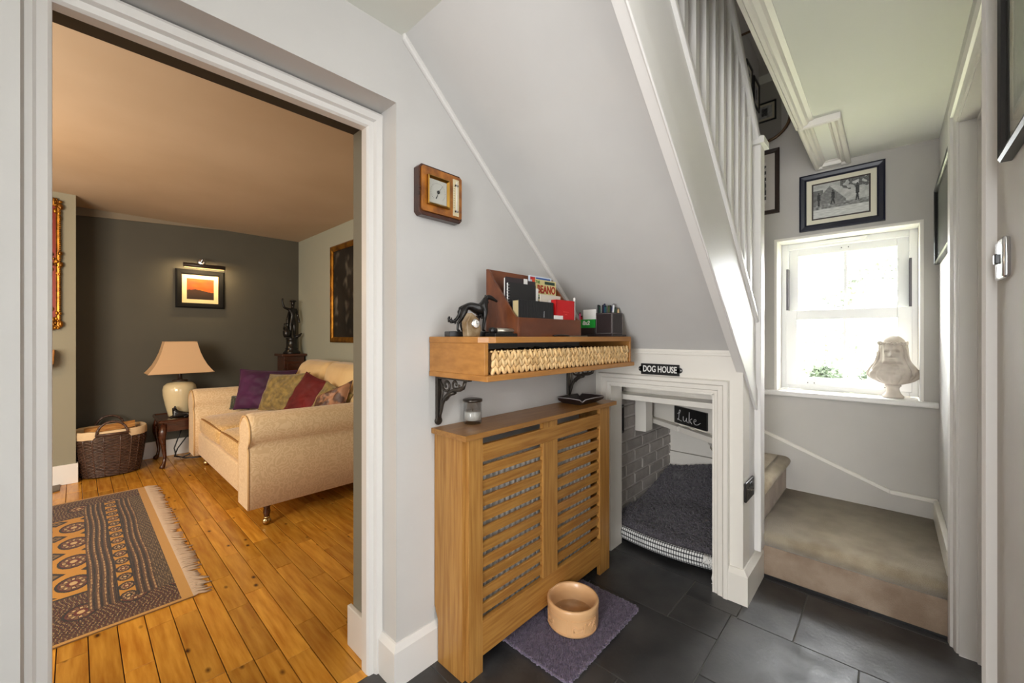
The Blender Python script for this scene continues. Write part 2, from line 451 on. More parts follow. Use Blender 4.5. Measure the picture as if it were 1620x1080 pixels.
# ---- understairs wall with the dog house opening, side panel, soffit
dw = MB()
dw.box(2.05, 2.16, 1.15, 1.245, 0, 1.17).box(2.05, 2.16, 0.485, 0.606, 0, 1.17).box(2.05, 2.16, 0.606, 1.15, 0.93, 1.17)
dw.build('wall_understairs', m_cream)
MB().prism([(2.16, 0), (2.29, 0), (2.29, 0.90), (2.16, 1.02)], 'y', 0.487, 0.53).build('wall_stair_side', m_white)
zs = lambda x: 2.248 - 0.878 * (x - 0.782)
MB().prism([(0.70, zs(.70)), (2.10, zs(2.10)), (2.10, zs(2.10) + .03), (0.70, zs(.70) + .03)], 'y', 0.5, 1.246).build('ceiling_soffit', m_wall)
MB().prism([(0.775, zs(.775) + .003), (2.06, zs(2.06) + .003), (2.06, zs(2.06) - .024), (0.775, zs(.775) - .024)], 'y', 1.228, 1.246).build('trim_soffit', m_white, bevel=0.005)
# narrow ledge where the soffit lands on the understairs wall
B(2.043, 2.06, 0.53, 1.245, 1.108, 1.122).build('trim_understairs', m_cream, bevel=0.003)

# ---- skirting
def skirt(name, path, h, t, mat, O=(0, 0, 0)):
    prof = [(0, 0), (t, 0), (t, h - .022), (t * .45, h - .004), (t * .3, h), (0, h)]
    return MB().sweep(path, prof, O, XP, YP, ZP).build(name, mat)
# path runs so that its right hand faces the room
skirt('baseboard_left', [(0.752, 1.335), (0.752, 1.245), (0.93, 1.245)], 0.145, 0.018, m_white)
skirt('baseboard_left_far', [(1.90, 1.245), (2.03, 1.245)], 0.145, 0.018, m_white)
skirt('baseboard_doorway', [(0.737, 1.56), (0.737, 1.365)], 0.155, 0.016, m_white) if False else B(0.720, 0.738, 1.366, 1.548, 0, 0.155).build('baseboard_doorway', m_white, bevel=0.004)
B(-0.11, -0.093, 1.366, 1.548, 0, 0.155).build('baseboard_doorway_left', m_white, bevel=0.004)
skirt('baseboard_understairs', [(2.05, 0.541), (2.05, 0.485), (2.345, 0.485)], 0.15, 0.024, m_cream)
B(0.0, 1.87, 5.315, 5.33, 0, 0.16).build('baseboard_living_back', m_white, bevel=0.004)
B(0.0, 0.014, 4.886, 5.33, 0, 0.16).build('baseboard_alcove', m_white, bevel=0.003)
B(-0.6, 0.014, 4.884, 4.90, 0, 0.16).build('baseboard_breast', m_white, bevel=0.003)
B(1.855, 1.87, 1.53, 5.33, 0, 0.16).build('baseboard_living_right', m_white, bevel=0.004)

# ---- living room doorway frame, dog house architrave, right door
arch = [(0, -.03), (0, .004), (.006, .012), (.022, .014), (.027, .026), (.048, .028), (.056, .024), (.061, .016), (.061, -.03)]
MB().sweep([(0.700, 0), (0.700, 1.94), (-0.036, 1.94), (-0.036, 0)], arch, (0, 1.36, 0), XP, ZP, -YP).build('trim_doorway', m_white)
darch = [(0, -.02), (0, .006), (.006, .010), (.016, .011), (.020, .018), (.040, .020), (.046, .028), (.062, .028), (.066, .022), (.066, 0)]
MB().sweep([(-0.606, 0), (-0.606, 0.930), (-1.15, 0.930), (-1.15, 0)], darch, (2.05, 0, 0), -YP, ZP, -XP).build('trim_doghouse', m_cream)
dl = MB(); dl.box(2.04, 2.165, 1.143, 1.152, 0, .93).box(2.04, 2.165, .604, .612, 0, .93).box(2.04, 2.165, .606, 1.15, .925, .934)
dl.build('trim_doghouse_lining', m_cream)
rarch = [(0, -.02), (0, .006), (.010, .010), (.030, .012), (.034, .020), (.062, .024), (.070, .018), (.070, 0)]
MB().sweep([(2.275, 0), (2.275, 2.013), (1.59, 2.013), (1.59, 0)], rarch, (0, -.19, 0), XP, ZP, YP).build('trim_right_door', m_white)
d1 = struct('door_1')
lin_ = MB(); lin_.box(2.262, 2.277, -.33, -.19, 0, 2.02).box(1.583, 1.598, -.33, -.19, 0, 2.02).box(1.59, 2.27, -.33, -.19, 2.004, 2.018)
lin_.build('lining', m_white, d1)
st = MB(); st.box(2.248, 2.264, -.27, -.235, 0, 2.005).box(1.597, 1.612, -.27, -.235, 0, 2.005).box(1.6, 2.26, -.27, -.235, 1.99, 2.005)
st.build('door_stop', m_white, d1, bevel=.002)
lf = MB(); lf.box(1.60, 2.26, -.315, -.275, 0.008, 2.0)
lf.build('leaf', m_white, d1)
pn = MB()
for z0, z1 in ((.12, .85), (1.0, 1.9)):
    for x0, x1 in ((1.68, 1.90), (1.96, 2.18)):
        pn.sweep([(x0, z0), (x1, z0), (x1, z1), (x0, z1)], [(0, 0), (0, .008), (-.015, .002), (-.015, 0)], (0, -.275, 0), XP, ZP, YP, closed=True)
pn.build('panel_moulding', m_white, d1)

# ---- ceiling opening moulding and the boxed end piece by the window
cm = [(0, .0), (0, -.022), (.012, -.022), (.018, -.034), (.030, -.034), (.036, -.026), (.050, -.020), (.058, -.008), (.075, -.006), (.075, 0)]
MB().prism([(.345 - a, 2.252 + b) for a, b in cm], 'x', 0.8, 2.46).build('trim_stair_opening', m_cream)
bx = MB(); x0, x1 = 2.43, 3.11
bx.sweep([(x0, .168), (x1, .168), (x1, .338), (x0, .338)], [(0, 0), (0, .030), (-.010, .036), (-.020, .032), (-.026, .020), (-.040, .024), (-.046, .010), (-.056, .006), (-.056, 0)], (0, 0, 2.251), XP, YP, -ZP, closed=True)
bx.prism([(x1 - .05, 2.25), (x1 - .04, 2.222), (x1, 2.215), (x1, 2.25)], 'y', .21, .30)
bx.build('trim_boxed_end', m_cream, bevel=.003)

# ---- floors
fl = struct('floor_hall')
B(-3.3, 3.3, -1.8, 1.36, -.08, -.004).build('screed', m_grout, fl)
tiles = []
def T(x0, x1, y0, y1): tiles.append((x0, x1, y0, y1))
T(1.92, 2.32, .279, .80 - .32); T(1.92, 2.32, -.32, .279); T(2.32, 2.72, .069, .49); T(2.32, 2.72, -.35, .069)
T(1.51, 1.92, .081, .50); T(1.51, 1.92, -.52, .081)
T(1.73, 2.075, .70, 1.245); T(1.73, 1.93, .50, .70); T(1.93, 2.075, .48, .70)
T(2.075, 2.5, .48, 1.245)
T(1.30, 1.73, .50, 1.08); T(1.30, 1.73, 1.08, 1.36)
T(1.30, 1.51, -.10, .50); T(1.30, 1.51, -.70, -.10)
T(0.88, 1.30, .70, 1.36); T(0.88, 1.30, .10, .70); T(0.88, 1.30, -.5, .10)
for k, x0 in enumerate((-3.28, -2.86, -2.44, -2.02, -1.72, -1.30, -0.88, -0.46, -0.04, 0.42)):
    x1 = {0.42: 0.88, -0.04: 0.42, -2.02: -1.72}.get(x0, x0 + .42)
    y = -1.7 + (k % 2) * .3
    if k % 2: T(x0, x1, -1.7, y)
    while y < 1.36:
        T(x0, x1, y, min(1.36, y + .6)); y += .6
for x0, x1, y0, y1 in tiles:
    g = .0016; a, b, c, d = x0 + g, x1 - g, y0 + g, y1 - g; e = .0015; r = random.uniform(-.0006, .0006)
    m = MB().hexa([(a, c, -.004), (b, c, -.004), (b, d, -.004), (a, d, -.004)], [(a, c, r - e), (b, c, r - e), (b, d, r - e), (a, d, r - e)])
    m.hexa([(a, c, r - e), (b, c, r - e), (b, d, r - e), (a, d, r - e)], [(a + e, c + e, r), (b - e, c + e, r), (b - e, d - e, r), (a + e, d - e, r)])
    cx_, cy_ = (a + b) / 2, (c + d) / 2
    m.v = [(v[0] - cx_, v[1] - cy_, v[2]) for v in m.v]
    me = m.mesh('tile'); me.materials.append(m_slate)
    piece('tile', me, fl, (cx_, cy_, 0))

# oak floorboards (knots and grain in the material)
def plankmat():
    m = M('oak_floorboard', (212, 154, 58), 0.24, col2=(170, 108, 30), scale=5, stretch=(9, .9, 9), detail=7, rnd=0.2, bump=0.05, bscale=60, bstretch=(6, .5, 6), lo=.3, hi=.72)
    nt = m.node_tree; N = nt.nodes; L = nt.links; p = N['Principled BSDF']
    tc = N.new('ShaderNodeTexCoord'); oi = N.new('ShaderNodeObjectInfo'); ad = N.new('ShaderNodeVectorMath'); ad.operation = 'ADD'
    ml = N.new('ShaderNodeMath'); ml.operation = 'MULTIPLY'; ml.inputs[1].default_value = 91
    L.new(oi.outputs['Random'], ml.inputs[0]); L.new(tc.outputs['Object'], ad.inputs[0]); L.new(ml.outputs[0], ad.inputs[1])
    mp = N.new('ShaderNodeMapping'); mp.inputs['Scale'].default_value = (1.0, .55, 1); L.new(ad.outputs[0], mp.inputs[0])
    vo = N.new('ShaderNodeTexVoronoi'); vo.inputs['Scale'].default_value = 11; L.new(mp.outputs[0], vo.inputs['Vector'])
    rp = N.new('ShaderNodeValToRGB'); rp.color_ramp.elements[0].position = .04; rp.color_ramp.elements[1].position = .13
    L.new(vo.outputs['Distance'], rp.inputs[0])
    mx = N.new('ShaderNodeMix'); mx.data_type = 'RGBA'; mx.inputs['A'].default_value = (*lin((70, 38, 12)), 1)
    src = p.inputs['Base Color'].links[0].from_socket
    L.new(rp.outputs[0], mx.inputs['Factor']); L.new(src, mx.inputs['B']); L.new(mx.outputs['Result'], p.inputs['Base Color'])
    return m
m_plank = plankmat()
lf_ = struct('floor_living')
B(-2.8, 2.0, 1.36, 5.45, -.08, -.006).build('subfloor', m_gap, lf_)
B(-0.11, .72, 1.352, 1.392, -.006, .003).build('threshold_strip', m_plank, lf_, bevel=.002)
pitch = .0836
rest = MB()
rp_ = random.Random(3)
x = .117 - pitch * 30
while x < 1.9:
    y = 1.392 + 0.0
    first = True
    while y < 5.33:
        ln = rp_.uniform(.30, .78) * (.6 if first else 1); first = False
        y1 = min(5.33, y + ln)
        if 5.33 - y1 < .15: y1 = 5.33
        a, b, c, d = .0015, pitch - .0015, .0013, y1 - y - .0009; e = .0012; r = rp_.uniform(-.0007, .0007)
        hx = (b - a) / 2; hy = (d - c) / 2
        m = MB().hexa([(-hx, -hy, -.006), (hx, -hy, -.006), (hx, hy, -.006), (-hx, hy, -.006)], [(-hx, -hy, r - e), (hx, -hy, r - e), (hx, hy, r - e), (-hx, hy, r - e)])
        m.hexa([(-hx, -hy, r - e), (hx, -hy, r - e), (hx, hy, r - e), (-hx, hy, r - e)], [(-hx + e, -hy + e, r), (hx - e, -hy + e, r), (hx - e, hy - e, r), (-hx + e, hy - e, r)])
        if x > -.47:
            me = m.mesh('floorboard'); me.materials.append(m_plank)
            piece('floorboard', me, lf_, (x + pitch / 2, (y + y1) / 2, 0))
        else:
            rest.add([(v[0] + x + pitch / 2, v[1] + (y + y1) / 2, v[2]) for v in m.v], m.f)
        y = y1
    x += pitch
rest.build('far_floorboards', m_plank, lf_, kind='stuff')

# ---- painted brick lining of the dog house
bw = struct('wall_doghouse')
B(2.165, 3.11, 1.236, 1.245, 0, 1.0).build('mortar', M('doghouse_mortar', (196, 191, 186), 0.8), bw)
m_brick = M('painted_brick', (176, 169, 163), 0.65, col2=(160, 153, 147), scale=14, bump=0.5, bscale=45, rnd=0.07)
bme = None
for r in range(12):
    x = 2.168 - (.112 if r % 2 else 0)
    while x < 3.10:
        a = max(2.168, x); b = min(3.108, x + .214)
        if b - a > .02:
            key = round(b - a, 3)
            m = MB(); hx = (b - a) / 2; e = .004; z0, z1 = -.033, .033
            m.hexa([(-hx, 0, z0), (hx, 0, z0), (hx, 0, z1), (-hx, 0, z1)], [(-hx + e, -.012, z0 + e), (hx - e, -.012, z0 + e), (hx - e, -.012, z1 - e), (-hx + e, -.012, z1 - e)])
            me = m.mesh('brick'); me.materials.append(m_brick)
            piece('brick', me, bw, ((a + b) / 2, 1.237 + random.uniform(0, .003), .038 + r * .0765))
        x += .225
B(3.085, 3.108, .66, 1.236, 0.0, .331).build('wall_doghouse_board', m_cream, bevel=.003)
B(3.09, 3.108, .66, 1.236, .335, .60).build('wall_doghouse_board_upper', m_cream, bevel=.003)

# ================================================================== STAIRCASE
sc = thing('staircase', 'white painted staircase with square balusters and beige carpeted winder steps beside the window', 'staircase', (2.3, .49, 0))
m1 = MB().prism([(2.3525, .155), (2.346, .166), (2.337, .178), (2.332, .190), (2.331, .202), (2.335, .213), (2.343, .222), (2.355, .228), (2.372, .2312), (2.42, .232), (3.108, .230), (3.108, .155)], 'y', -.187, .488, True)
m1.build('tread', m_carpet, sc)
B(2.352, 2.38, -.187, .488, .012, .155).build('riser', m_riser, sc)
B(2.356, 3.10, -.187, .488, .0, .015).build('plinth_strip', m_black, sc)
m2 = MB().prism([(.487, .37), (.470, .385), (.461, .405), (.465, .424), (.485, .434), (1.0, .434), (1.0, .40), (.5, .40)], 'x', 2.346, 3.106)
# second step is a wedge: cut its back with the winder line
m2 = MB()
m2.prism([(.4865, .365), (.478, .376), (.468, .388), (.463, .400), (.463, .412), (.469, .423), (.480, .430), (.495, .434), (.53, .434), (.53, .365)], 'x', 2.350, 3.106, True)
m2.prism([(2.35, .53), (3.106, .53), (3.106, .952), (2.35, .535)], 'z', .40, .434)
m2.build('tread', m_carpet, sc)
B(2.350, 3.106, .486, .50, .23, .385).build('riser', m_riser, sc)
MB().prism([(2.40, .535), (3.106, .955), (3.106, 1.222), (2.75, 1.222)], 'z', .625, .655).build('tread', m_cream, sc, bevel=.002)
MB().prism([(2.32, .55), (2.742, 1.222), (2.20, 1.222), (2.20, .55)], 'z', .83, .86).build('tread', m_cream, sc, bevel=.002)
def wriser(ang, s0, s1, z0, z1, nm='riser'):
    c, s = math.cos(ang), math.sin(ang); p = lambda q, o: (2.31 + c * q - s * o, .49 + s * q + c * o)
    return MB().prism([p(s0, 0), p(s1, 0), p(s1, .016), p(s0, .016)], 'z', z0, z1).build(nm, m_cream, sc)
wriser(PI / 6, .09, .90, .434, .625)
wriser(PI / 3, .08, .83, .655, .83)
_c, _s = math.cos(PI / 3), math.sin(PI / 3); _p = lambda q, o: (2.31 + _c * q - _s * o, .49 + _s * q + _c * o)
MB().prism([_p(.50, .0), _p(.835, .0), _p(.835, .045), _p(.50, .060)], 'z', .618, .648).build('tread_ledge', m_cream, sc, bevel=.002)
MB().prism([_p(.10, .0), _p(.49, .0), _p(.49, .050), _p(.10, .075)], 'z', .615, .648).build('tread_ledge', m_cream, sc, bevel=.002)
B(2.33, 2.365, .56, 1.222, .828, .985).build('header_beam', m_cream, sc, bevel=.003)
for k in range(6):
    x1 = 2.31 - .222 * k; x0 = x1 - .222; z = 1.25 + .2 * k
    MB().box(x0, x1 + .02, .515, 1.243, z - .03, z).box(x1 - .015, x1, .515, 1.243, z - .2, z - .03).build('tread', m_carpet, sc)
zb = lambda x: 2.0335 - .885 * (x - .9235)
def along(x0, x1, o0, o1, y0, y1):
    return MB().prism([(x0, zb(x0) + o0), (x1, zb(x1) + o0), (x1, zb(x1) + o1), (x0, zb(x0) + o1)], 'y', y0, y1)
def clipz(x0, x1): return x0, x1
sg = along(.62, 2.30, 0, .45, .481, .512)
sg.build('string_board', m_white, sc)
along(.62, 2.295, -.004, .098, .473, .482).build('string_moulding', m_white, sc, bevel=.004)
along(.62, 2.295, .098, .112, .476, .482).build('string_bead', m_white, sc, bevel=.003)
along(.62, 2.29, .425, .46, .468, .528).build('string_capping', m_white, sc, bevel=.005)
hz = lambda x: 2.575 - .873 * (x - 1.839)
MB().prism([(.62, hz(.62)), (2.29, hz(2.29)), (2.29, hz(2.29) - .058), (.62, hz(.62) - .058)], 'y', .462, .532).build('handrail', m_white, sc, bevel=.012)
bal = B(-.017, .017, -.017, .017, 0, 1).mesh('baluster'); bal.materials.append(m_white)
for k in range(-6, 9):
    x = 1.341 + .1045 * k
    z0 = zb(x) + .44; z1 = hz(x) - .04
    m = MB().hexa([(-.017, -.017, zb(x - .017) + .45 - z0), (.017, -.017, zb(x + .017) + .45 - z0), (.017, .017, zb(x + .017) + .45 - z0), (-.017, .017, zb(x - .017) + .45 - z0)],
                  [(-.017, -.017, hz(x - .017) - .05 - z0), (.017, -.017, hz(x + .017) - .05 - z0), (.017, .017, hz(x + .017) - .05 - z0), (-.017, .017, hz(x - .017) - .05 - z0)])
    me = m.mesh('baluster'); me.materials.append(m_white)
    piece('baluster', me, sc, (x, .497, z0))
B(2.27, 2.347, .459, .537, .15, 2.135).build('newel_post', m_white, sc, bevel=.004)
nc = MB().box(2.253, 2.364, .442, .554, 2.135, 2.168)
nc.hexa([(2.253, .442, 2.168), (2.364, .442, 2.168), (2.364, .554, 2.168), (2.253, .554, 2.168)], [(2.285, .474, 2.19), (2.332, .474, 2.19), (2.332, .522, 2.19), (2.285, .522, 2.19)])
nc.build('newel_cap', m_white, sc, bevel=.003)
# wall string under the window, right-hand skirting of the stair
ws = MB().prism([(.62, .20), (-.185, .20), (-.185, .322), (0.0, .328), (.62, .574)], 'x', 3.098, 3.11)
ws.build('baseboard_stair_back', m_stairwall)
cap = [(-.185, .326), (0.0, .332), (.62, .578)]
cm_ = MB()
for (a, b), (c, d) in zip(cap[:-1], cap[1:]):
    cm_.prism([(a, b - .010), (c, d - .010), (c, d + .012), (a, b + .012)], 'x', 3.090, 3.11)
cm_.build('trim_stair_back', m_cream, bevel=.004)
B(2.40, 3.09, -.19, -.168, .23, .335).build('baseboard_stair_right', m_cream, bevel=.004)

# ================================================================== WINDOW
win = struct('window_1')
def rect(y0, y1, z0, z1): return [(-y1, z0), (-y0, z0), (-y0, z1), (-y1, z1)]
def ring(y0, y1, z0, z1, wd, x, dep, mat, name, par, wd_b=None):
    """four-sided frame, its room face at x"""
    b = MB(); wb = wd_b or wd
    b.box(x, x + dep, y0, y0 + wd, z0, z1).box(x, x + dep, y1 - wd, y1, z0, z1).box(x, x + dep, y0 + wd, y1 - wd, z0, z0 + wb).box(x, x + dep, y0 + wd, y1 - wd, z1 - wd, z1)
    return b.build(name, mat, par, bevel=.003)
m_upvc = M('white_window_frame', (235, 235, 233), 0.3)
rv = MB().box(3.112, 3.345, .538, .547, .85, 1.824).box(3.112, 3.345, -.127, -.118, .85, 1.824).box(3.112, 3.345, -.12, .54, 1.815, 1.824)
rv.build('reveal', m_white, win)
MB().sweep([(-.541, .85), (-.541, 1.818), (.121, 1.818), (.121, .85)][::-1], [(0, 0), (0, .004), (.012, .004), (.012, 0)], (3.11, 0, 0), -YP, ZP, -XP).build('reveal_edge', m_cream, win)
ring(-.118, .538, .853, 1.816, .037, 3.262, .07, m_upvc, 'outer_frame', win)
us = ring(-.082, .500, 1.335, 1.786, .052, 3.298, .03, m_upvc, 'upper_sash', win)
ls = ring(-.093, .513, .878, 1.371, .062, 3.254, .03, m_upvc, 'lower_sash', win, wd_b=.055)
B(3.308, 3.322, .197, .213, 1.387, 1.735).build('glazing_bar', m_upvc, us)
B(3.274, 3.288, .199, .215, .933, 1.31).build('glazing_bar', m_upvc, ls)
for y0, y1 in ((-.03, .197), (.213, .448)):
    B(3.312, 3.316, y0, y1, 1.387, 1.734).build('pane', m_pane, us)
    B(3.278, 3.282, y0, y1, .933, 1.309).build('pane', m_pane, ls)
m_gr = M('grey_channel', (92, 88, 92), 0.5)
B(3.256, 3.30, .499, .511, 1.375, 1.65).build('sash_channel', m_gr, win)
B(3.256, 3.30, -.092, -.081, 1.372, 1.65).build('sash_channel', m_gr, win)
B(3.245, 3.264, .10, .33, 1.793, 1.812).build('trickle_vent', m_upvc, win, bevel=.004)
ca = MB().lathe([(.016, 0), (.016, .008), (.006, .010), (.005, .02)], (0, 0, 0), 12); ca.v = [(3.28 + v[1] * .8, .215 + v[0], 1.371 + v[2]) for v in ca.v]
ca.tube([(3.28, .215, 1.388), (3.275, .24, 1.389), (3.272, .262, 1.384)], [.005, .006, .004])
ca.build('sash_fastener', m_upvc, win)
for y, z, x in ((.375, .905, 3.254), (.005, .905, 3.254), (.207, 1.765, 3.298)):
    k = MB().box(x - .008, x, y - .028, y + .028, z - .016, z + .008).box(x - .016, x, y - .016, y + .016, z + .004, z + .014)
    kk = k.build('sash_catch', m_upvc, win, bevel=.002)
    sv = MB()
    for s in (-.017, .017): sv.ball((x - .009, y + s, z - .005), .0035, 6, 4)
    sv.build('screw', m_gr, kk)
sl = MB().box(3.1125, 3.27, -.117, .537, .8225, .8525).box(3.062, 3.112, -.188, .64, .822, .853)
sl.build('trim_sill', m_white, bevel=.007)

# ================================================================== GARDEN
B(3.4, 40, -25, 25, -.35, -.3).build('ground', M('pale_bounce_ground', (204, 202, 168), 0.9, col2=(186, 190, 148), scale=2.0, bump=.4, bscale=30))  # ground coloured pale to bounce daylight up onto the hall ceiling
m_leaf = M('shrub_leaf', (46, 62, 26), 0.7, col2=(28, 46, 18), scale=3, rnd=.25)
m_leaf2 = M('tree_leaf', (128, 134, 116), 0.7, col2=(92, 100, 84), scale=3, rnd=.2)
def shrub(name, label, cat, c, rx, ry, rz_, n, ls, mat, seed, group=None, trunk=None):
    r = random.Random(seed)
    t = thing(name, label, cat, (c[0], c[1], -.3), group)
    b = MB()
    for i in range(n):
        a = r.uniform(0, 2 * PI); u = r.uniform(-.25, 1); q = r.uniform(.55, 1.0) ** .5
        s = math.sqrt(max(0, 1 - u * u)) * (1 + .25 * math.sin(3 * a + seed))
        p = Vector((c[0] + rx * q * s * math.cos(a), c[1] + ry * q * s * math.sin(a), c[2] + rz_ * q * u))
        d = Vector((r.gauss(0, 1), r.gauss(0, 1), r.gauss(0, .6))).normalized(); e = d.orthogonal().normalized()
        l = ls * r.uniform(.7, 1.3)
        b.add([p, p + d * l * .5 + e * l * .25, p + d * l, p + d * l * .5 - e * l * .25], [(0, 1, 2, 3)])
    b.build('foliage', mat, t, kind='stuff', fix=False)
    s = MB(); s.tube([(c[0], c[1], -.31), (c[0] + .03, c[1], c[2] * .5), (c[0], c[1] + .02, c[2])], [trunk or rx * .1, (trunk or rx * .1) * .8, (trunk or rx * .1) * .4], 7)
    s.build('stem', M('bark', (96, 78, 60), .9), t)
    return t
shrub('leafy_shrub', 'bright green leafy shrub outside the lower left window pane', 'shrub', (5.0, .47, .58), .30, .17, .36, 1500, .05, m_leaf, 1)
shrub('leafy_shrub', 'mid green leafy shrub outside the lower right window pane', 'shrub', (5.1, .09, .56), .30, .16, .36, 1500, .05, m_leaf, 2)
hd = shrub('garden_hedge', 'pale sunlit hedge beyond the shrubs across the garden', 'hedge', (11.5, -.2, .55), 1.2, 5.0, .8, 2600, .22, m_leaf2, 5)
shrub('garden_tree', 'pale leafed tree beyond the hedge, left of the glazing bar', 'tree', (17, 4.4, 2.2), 1.6, 1.5, 1.3, 1300, .28, m_leaf2, 6, trunk=.14)
shrub('garden_tree', 'pale leafed tree beyond the hedge, right of the glazing bar', 'tree', (18, .2, 2.4), 1.6, 1.6, 1.4, 1300, .28, m_leaf2, 7, trunk=.14)

# ================================================================== HALL: radiator and its oak cover
rad = thing('radiator', 'white corrugated radiator half hidden behind the oak slats of the cover', 'radiator', (1.40, 1.19, .12))
m_rad = M('radiator_enamel', (222, 218, 212), .4)
B(1.02, 1.78, 1.132, 1.14, .12, .74).build('back_panel', m_rad, rad)
cv = MB()
for k in range(24):
    x = 1.03 + k * .0315
    cv.hexa([(x, 1.132, .14), (x + .024, 1.132, .14), (x + .024, 1.132, .72), (x, 1.132, .72)], [(x + .006, 1.108, .15), (x + .018, 1.108, .15), (x + .018, 1.108, .71), (x + .006, 1.108, .71)])
cv.build('fins', m_rad, rad, kind='stuff')
for x in (1.05, 1.75): MB().tube([(x, 1.14, .2), (x, 1.243, .2)], .012).build('wall_bracket', m_rad, rad)
for x in (1.03, 1.77): MB().tube([(x, 1.136, .13), (x, 1.136, 0)], .009).build('pipe', m_rad, rad)

rc = thing('radiator_cover', 'oak slatted radiator cover standing against the wall under the shelf', 'radiator cover', (1.40, 1.16, 0))
MB().prism([(.915, .842), (.915, .86), (.915, .86)][:0] + [(1.049, .842), (1.243, .842), (1.243, .862), (1.049, .862)], 'x', .896, 1.933).build('top_board', m_oaktop, rc, bevel=.0015)
def side(x0, x1):
    return MB().prism([(1.084, 0), (1.222, 0), (1.222, .155), (1.236, .185), (1.243, .20), (1.243, .842), (1.084, .842)], 'x', x0, x1).build('side_panel', m_oak, rc, bevel=.001)
side(.911, .929); side(1.873, 1.891)
B(.929, .936, 1.083, 1.10, 0, .842).build('gap_shade_strip', m_dark, rc)  # dark strip painted as the shade in the corner groove
B(1.884, 1.889, 1.078, 1.10, 0, .842).build('gap_shade_strip', m_dark, rc)
fy0, fy1 = 1.066, 1.084
B(.925, .993, fy0, fy1, 0, .842).build('stile', m_oak, rc, bevel=.0015)
B(1.793, 1.888, fy0, fy1, 0, .842).build('stile', m_oak, rc, bevel=.0015)
B(1.337, 1.438, fy0 - .001, fy1, .183, .751).build('stile', m_oak, rc, bevel=.0015)
B(1.337, 1.438, fy0 + .001, fy1, .812, .842).build('spacer', m_oak, rc)
B(.993, 1.793, fy0, fy1, .751, .812).build('rail', m_oakh, rc, bevel=.0015)
B(.993, 1.793, fy0, fy1, .058, .183).build('rail', m_oakh, rc, bevel=.0015)
for x0, x1 in ((.990, 1.340), (1.435, 1.796)):
    me = B(-(x1 - x0) / 2, (x1 - x0) / 2, -.0055, .0055, -.0195, .0195).mesh('slat'); me.materials.append(m_oakh)
    for k in range(10):
        o = piece('slat', me, rc, ((x0 + x1) / 2, fy1 - .006, .7155 - .0552 * k), rot=(0.10, 0, 0))
        b = o.modifiers.new('bevel', 'BEVEL'); b.width = .0015; b.segments = 1

# ---- shelf with brackets
sh = thing('box_shelf', 'honey coloured wooden box shelf on the wall above the radiator cover', 'shelf', (1.39, 1.24, 1.055))
MB().prism([(.885, 1.24), (.885, .975), (.905, .945), (.925, .932), (1.86, .932), (1.885, .945), (1.889, .97), (1.889, 1.24)], 'z', 1.178, 1.199).build('top_board', m_shelf, sh, bevel=.002)
B(.885, 1.893, .930, 1.24, 1.055, 1.074).build('bottom_board', m_shelf, sh, bevel=.002)
B(.887, .904, .945, 1.24, 1.074, 1.178).build('end_panel', m_shelf, sh, bevel=.0015)
B(1.872, 1.888, .945, 1.24, 1.074, 1.178).build('end_panel', m_shelf, sh, bevel=.0015)
def bracket(x, label):
    t = thing('shelf_bracket', label, 'bracket', (x, 1.24, .87), 'cast iron shelf brackets')
    Y = lambda d: 1.243 - d
    q = MB().box(x - .011, x + .011, Y(.012), Y(0), .885, 1.054); q.lathe([(.001, 0), (.016, 0), (.016, .008), (.001, .008)], (0, 0, 0), 12)
    n = 48; q.v[-n:] = [(x + v[0], Y(v[2] + .002), .885 + v[1]) for v in q.v[-n:]]
    q.lathe([(.001, 0), (.012, 0), (.012, .008), (.001, .008)], (0, 0, 0), 12); q.v[-n:] = [(x + v[0], Y(v[2] + .002), 1.02 + v[1] ) for v in q.v[-n:]]
    q.build('wall_plate', m_iron, t, bevel=.002)
    B(x - .010, x + .010, Y(.185), Y(.0), 1.044, 1.0545).build('top_arm', m_iron, t, bevel=.002)
    def rib(pts, r=.0045):
        return MB().tube([(x, Y(a), b) for a, b in pts], r, 6, flat=1.5, up=(1, 0, 0))
    arc = [(.012, .90), (.022, .925), (.030, .95), (.045, .975), (.07, .995), (.10, 1.008), (.13, 1.012), (.15, 1.02), (.16, 1.044)]
    rib(arc, .0055).build('curved_strut', m_iron, t)
    B(x - .008, x + .008, 0, 0, 0, 0)
    pl = MB().tube([(x, Y(a), b) for a, b in ((.048, .968), (.062, .982), (.08, .992), (.10, .998))], .012, 6, flat=.6, up=(1, 0, 0)); pl.build('scroll_plate', m_iron, t)
    def spiral(c, r0, r1, a0, turns, nn=18):
        return [(c[0] + (r0 + (r1 - r0) * i / nn) * math.cos(a0 + turns * 2 * PI * i / nn), c[1] + (r0 + (r1 - r0) * i / nn) * math.sin(a0 + turns * 2 * PI * i / nn)) for i in range(nn + 1)]
    sc1 = rib(spiral((.055, 1.022), .026, .006, PI, 1.2), .0038); sc1.build('scroll', m_iron, t)
    sc2 = rib(spiral((.105, 1.028), .022, .005, 0, -1.1), .0036); sc2.build('scroll', m_iron, t)
    sc3 = rib([(.012, 1.04), (.028, 1.02), (.030, .99), (.022, .96), (.016, .93)], .004); sc3.build('scroll', m_iron, t)
    return t
bracket(.925, 'dark cast iron scroll bracket under the left end of the wooden shelf')
bracket(1.765, 'dark cast iron scroll bracket under the shelf behind the black tray')

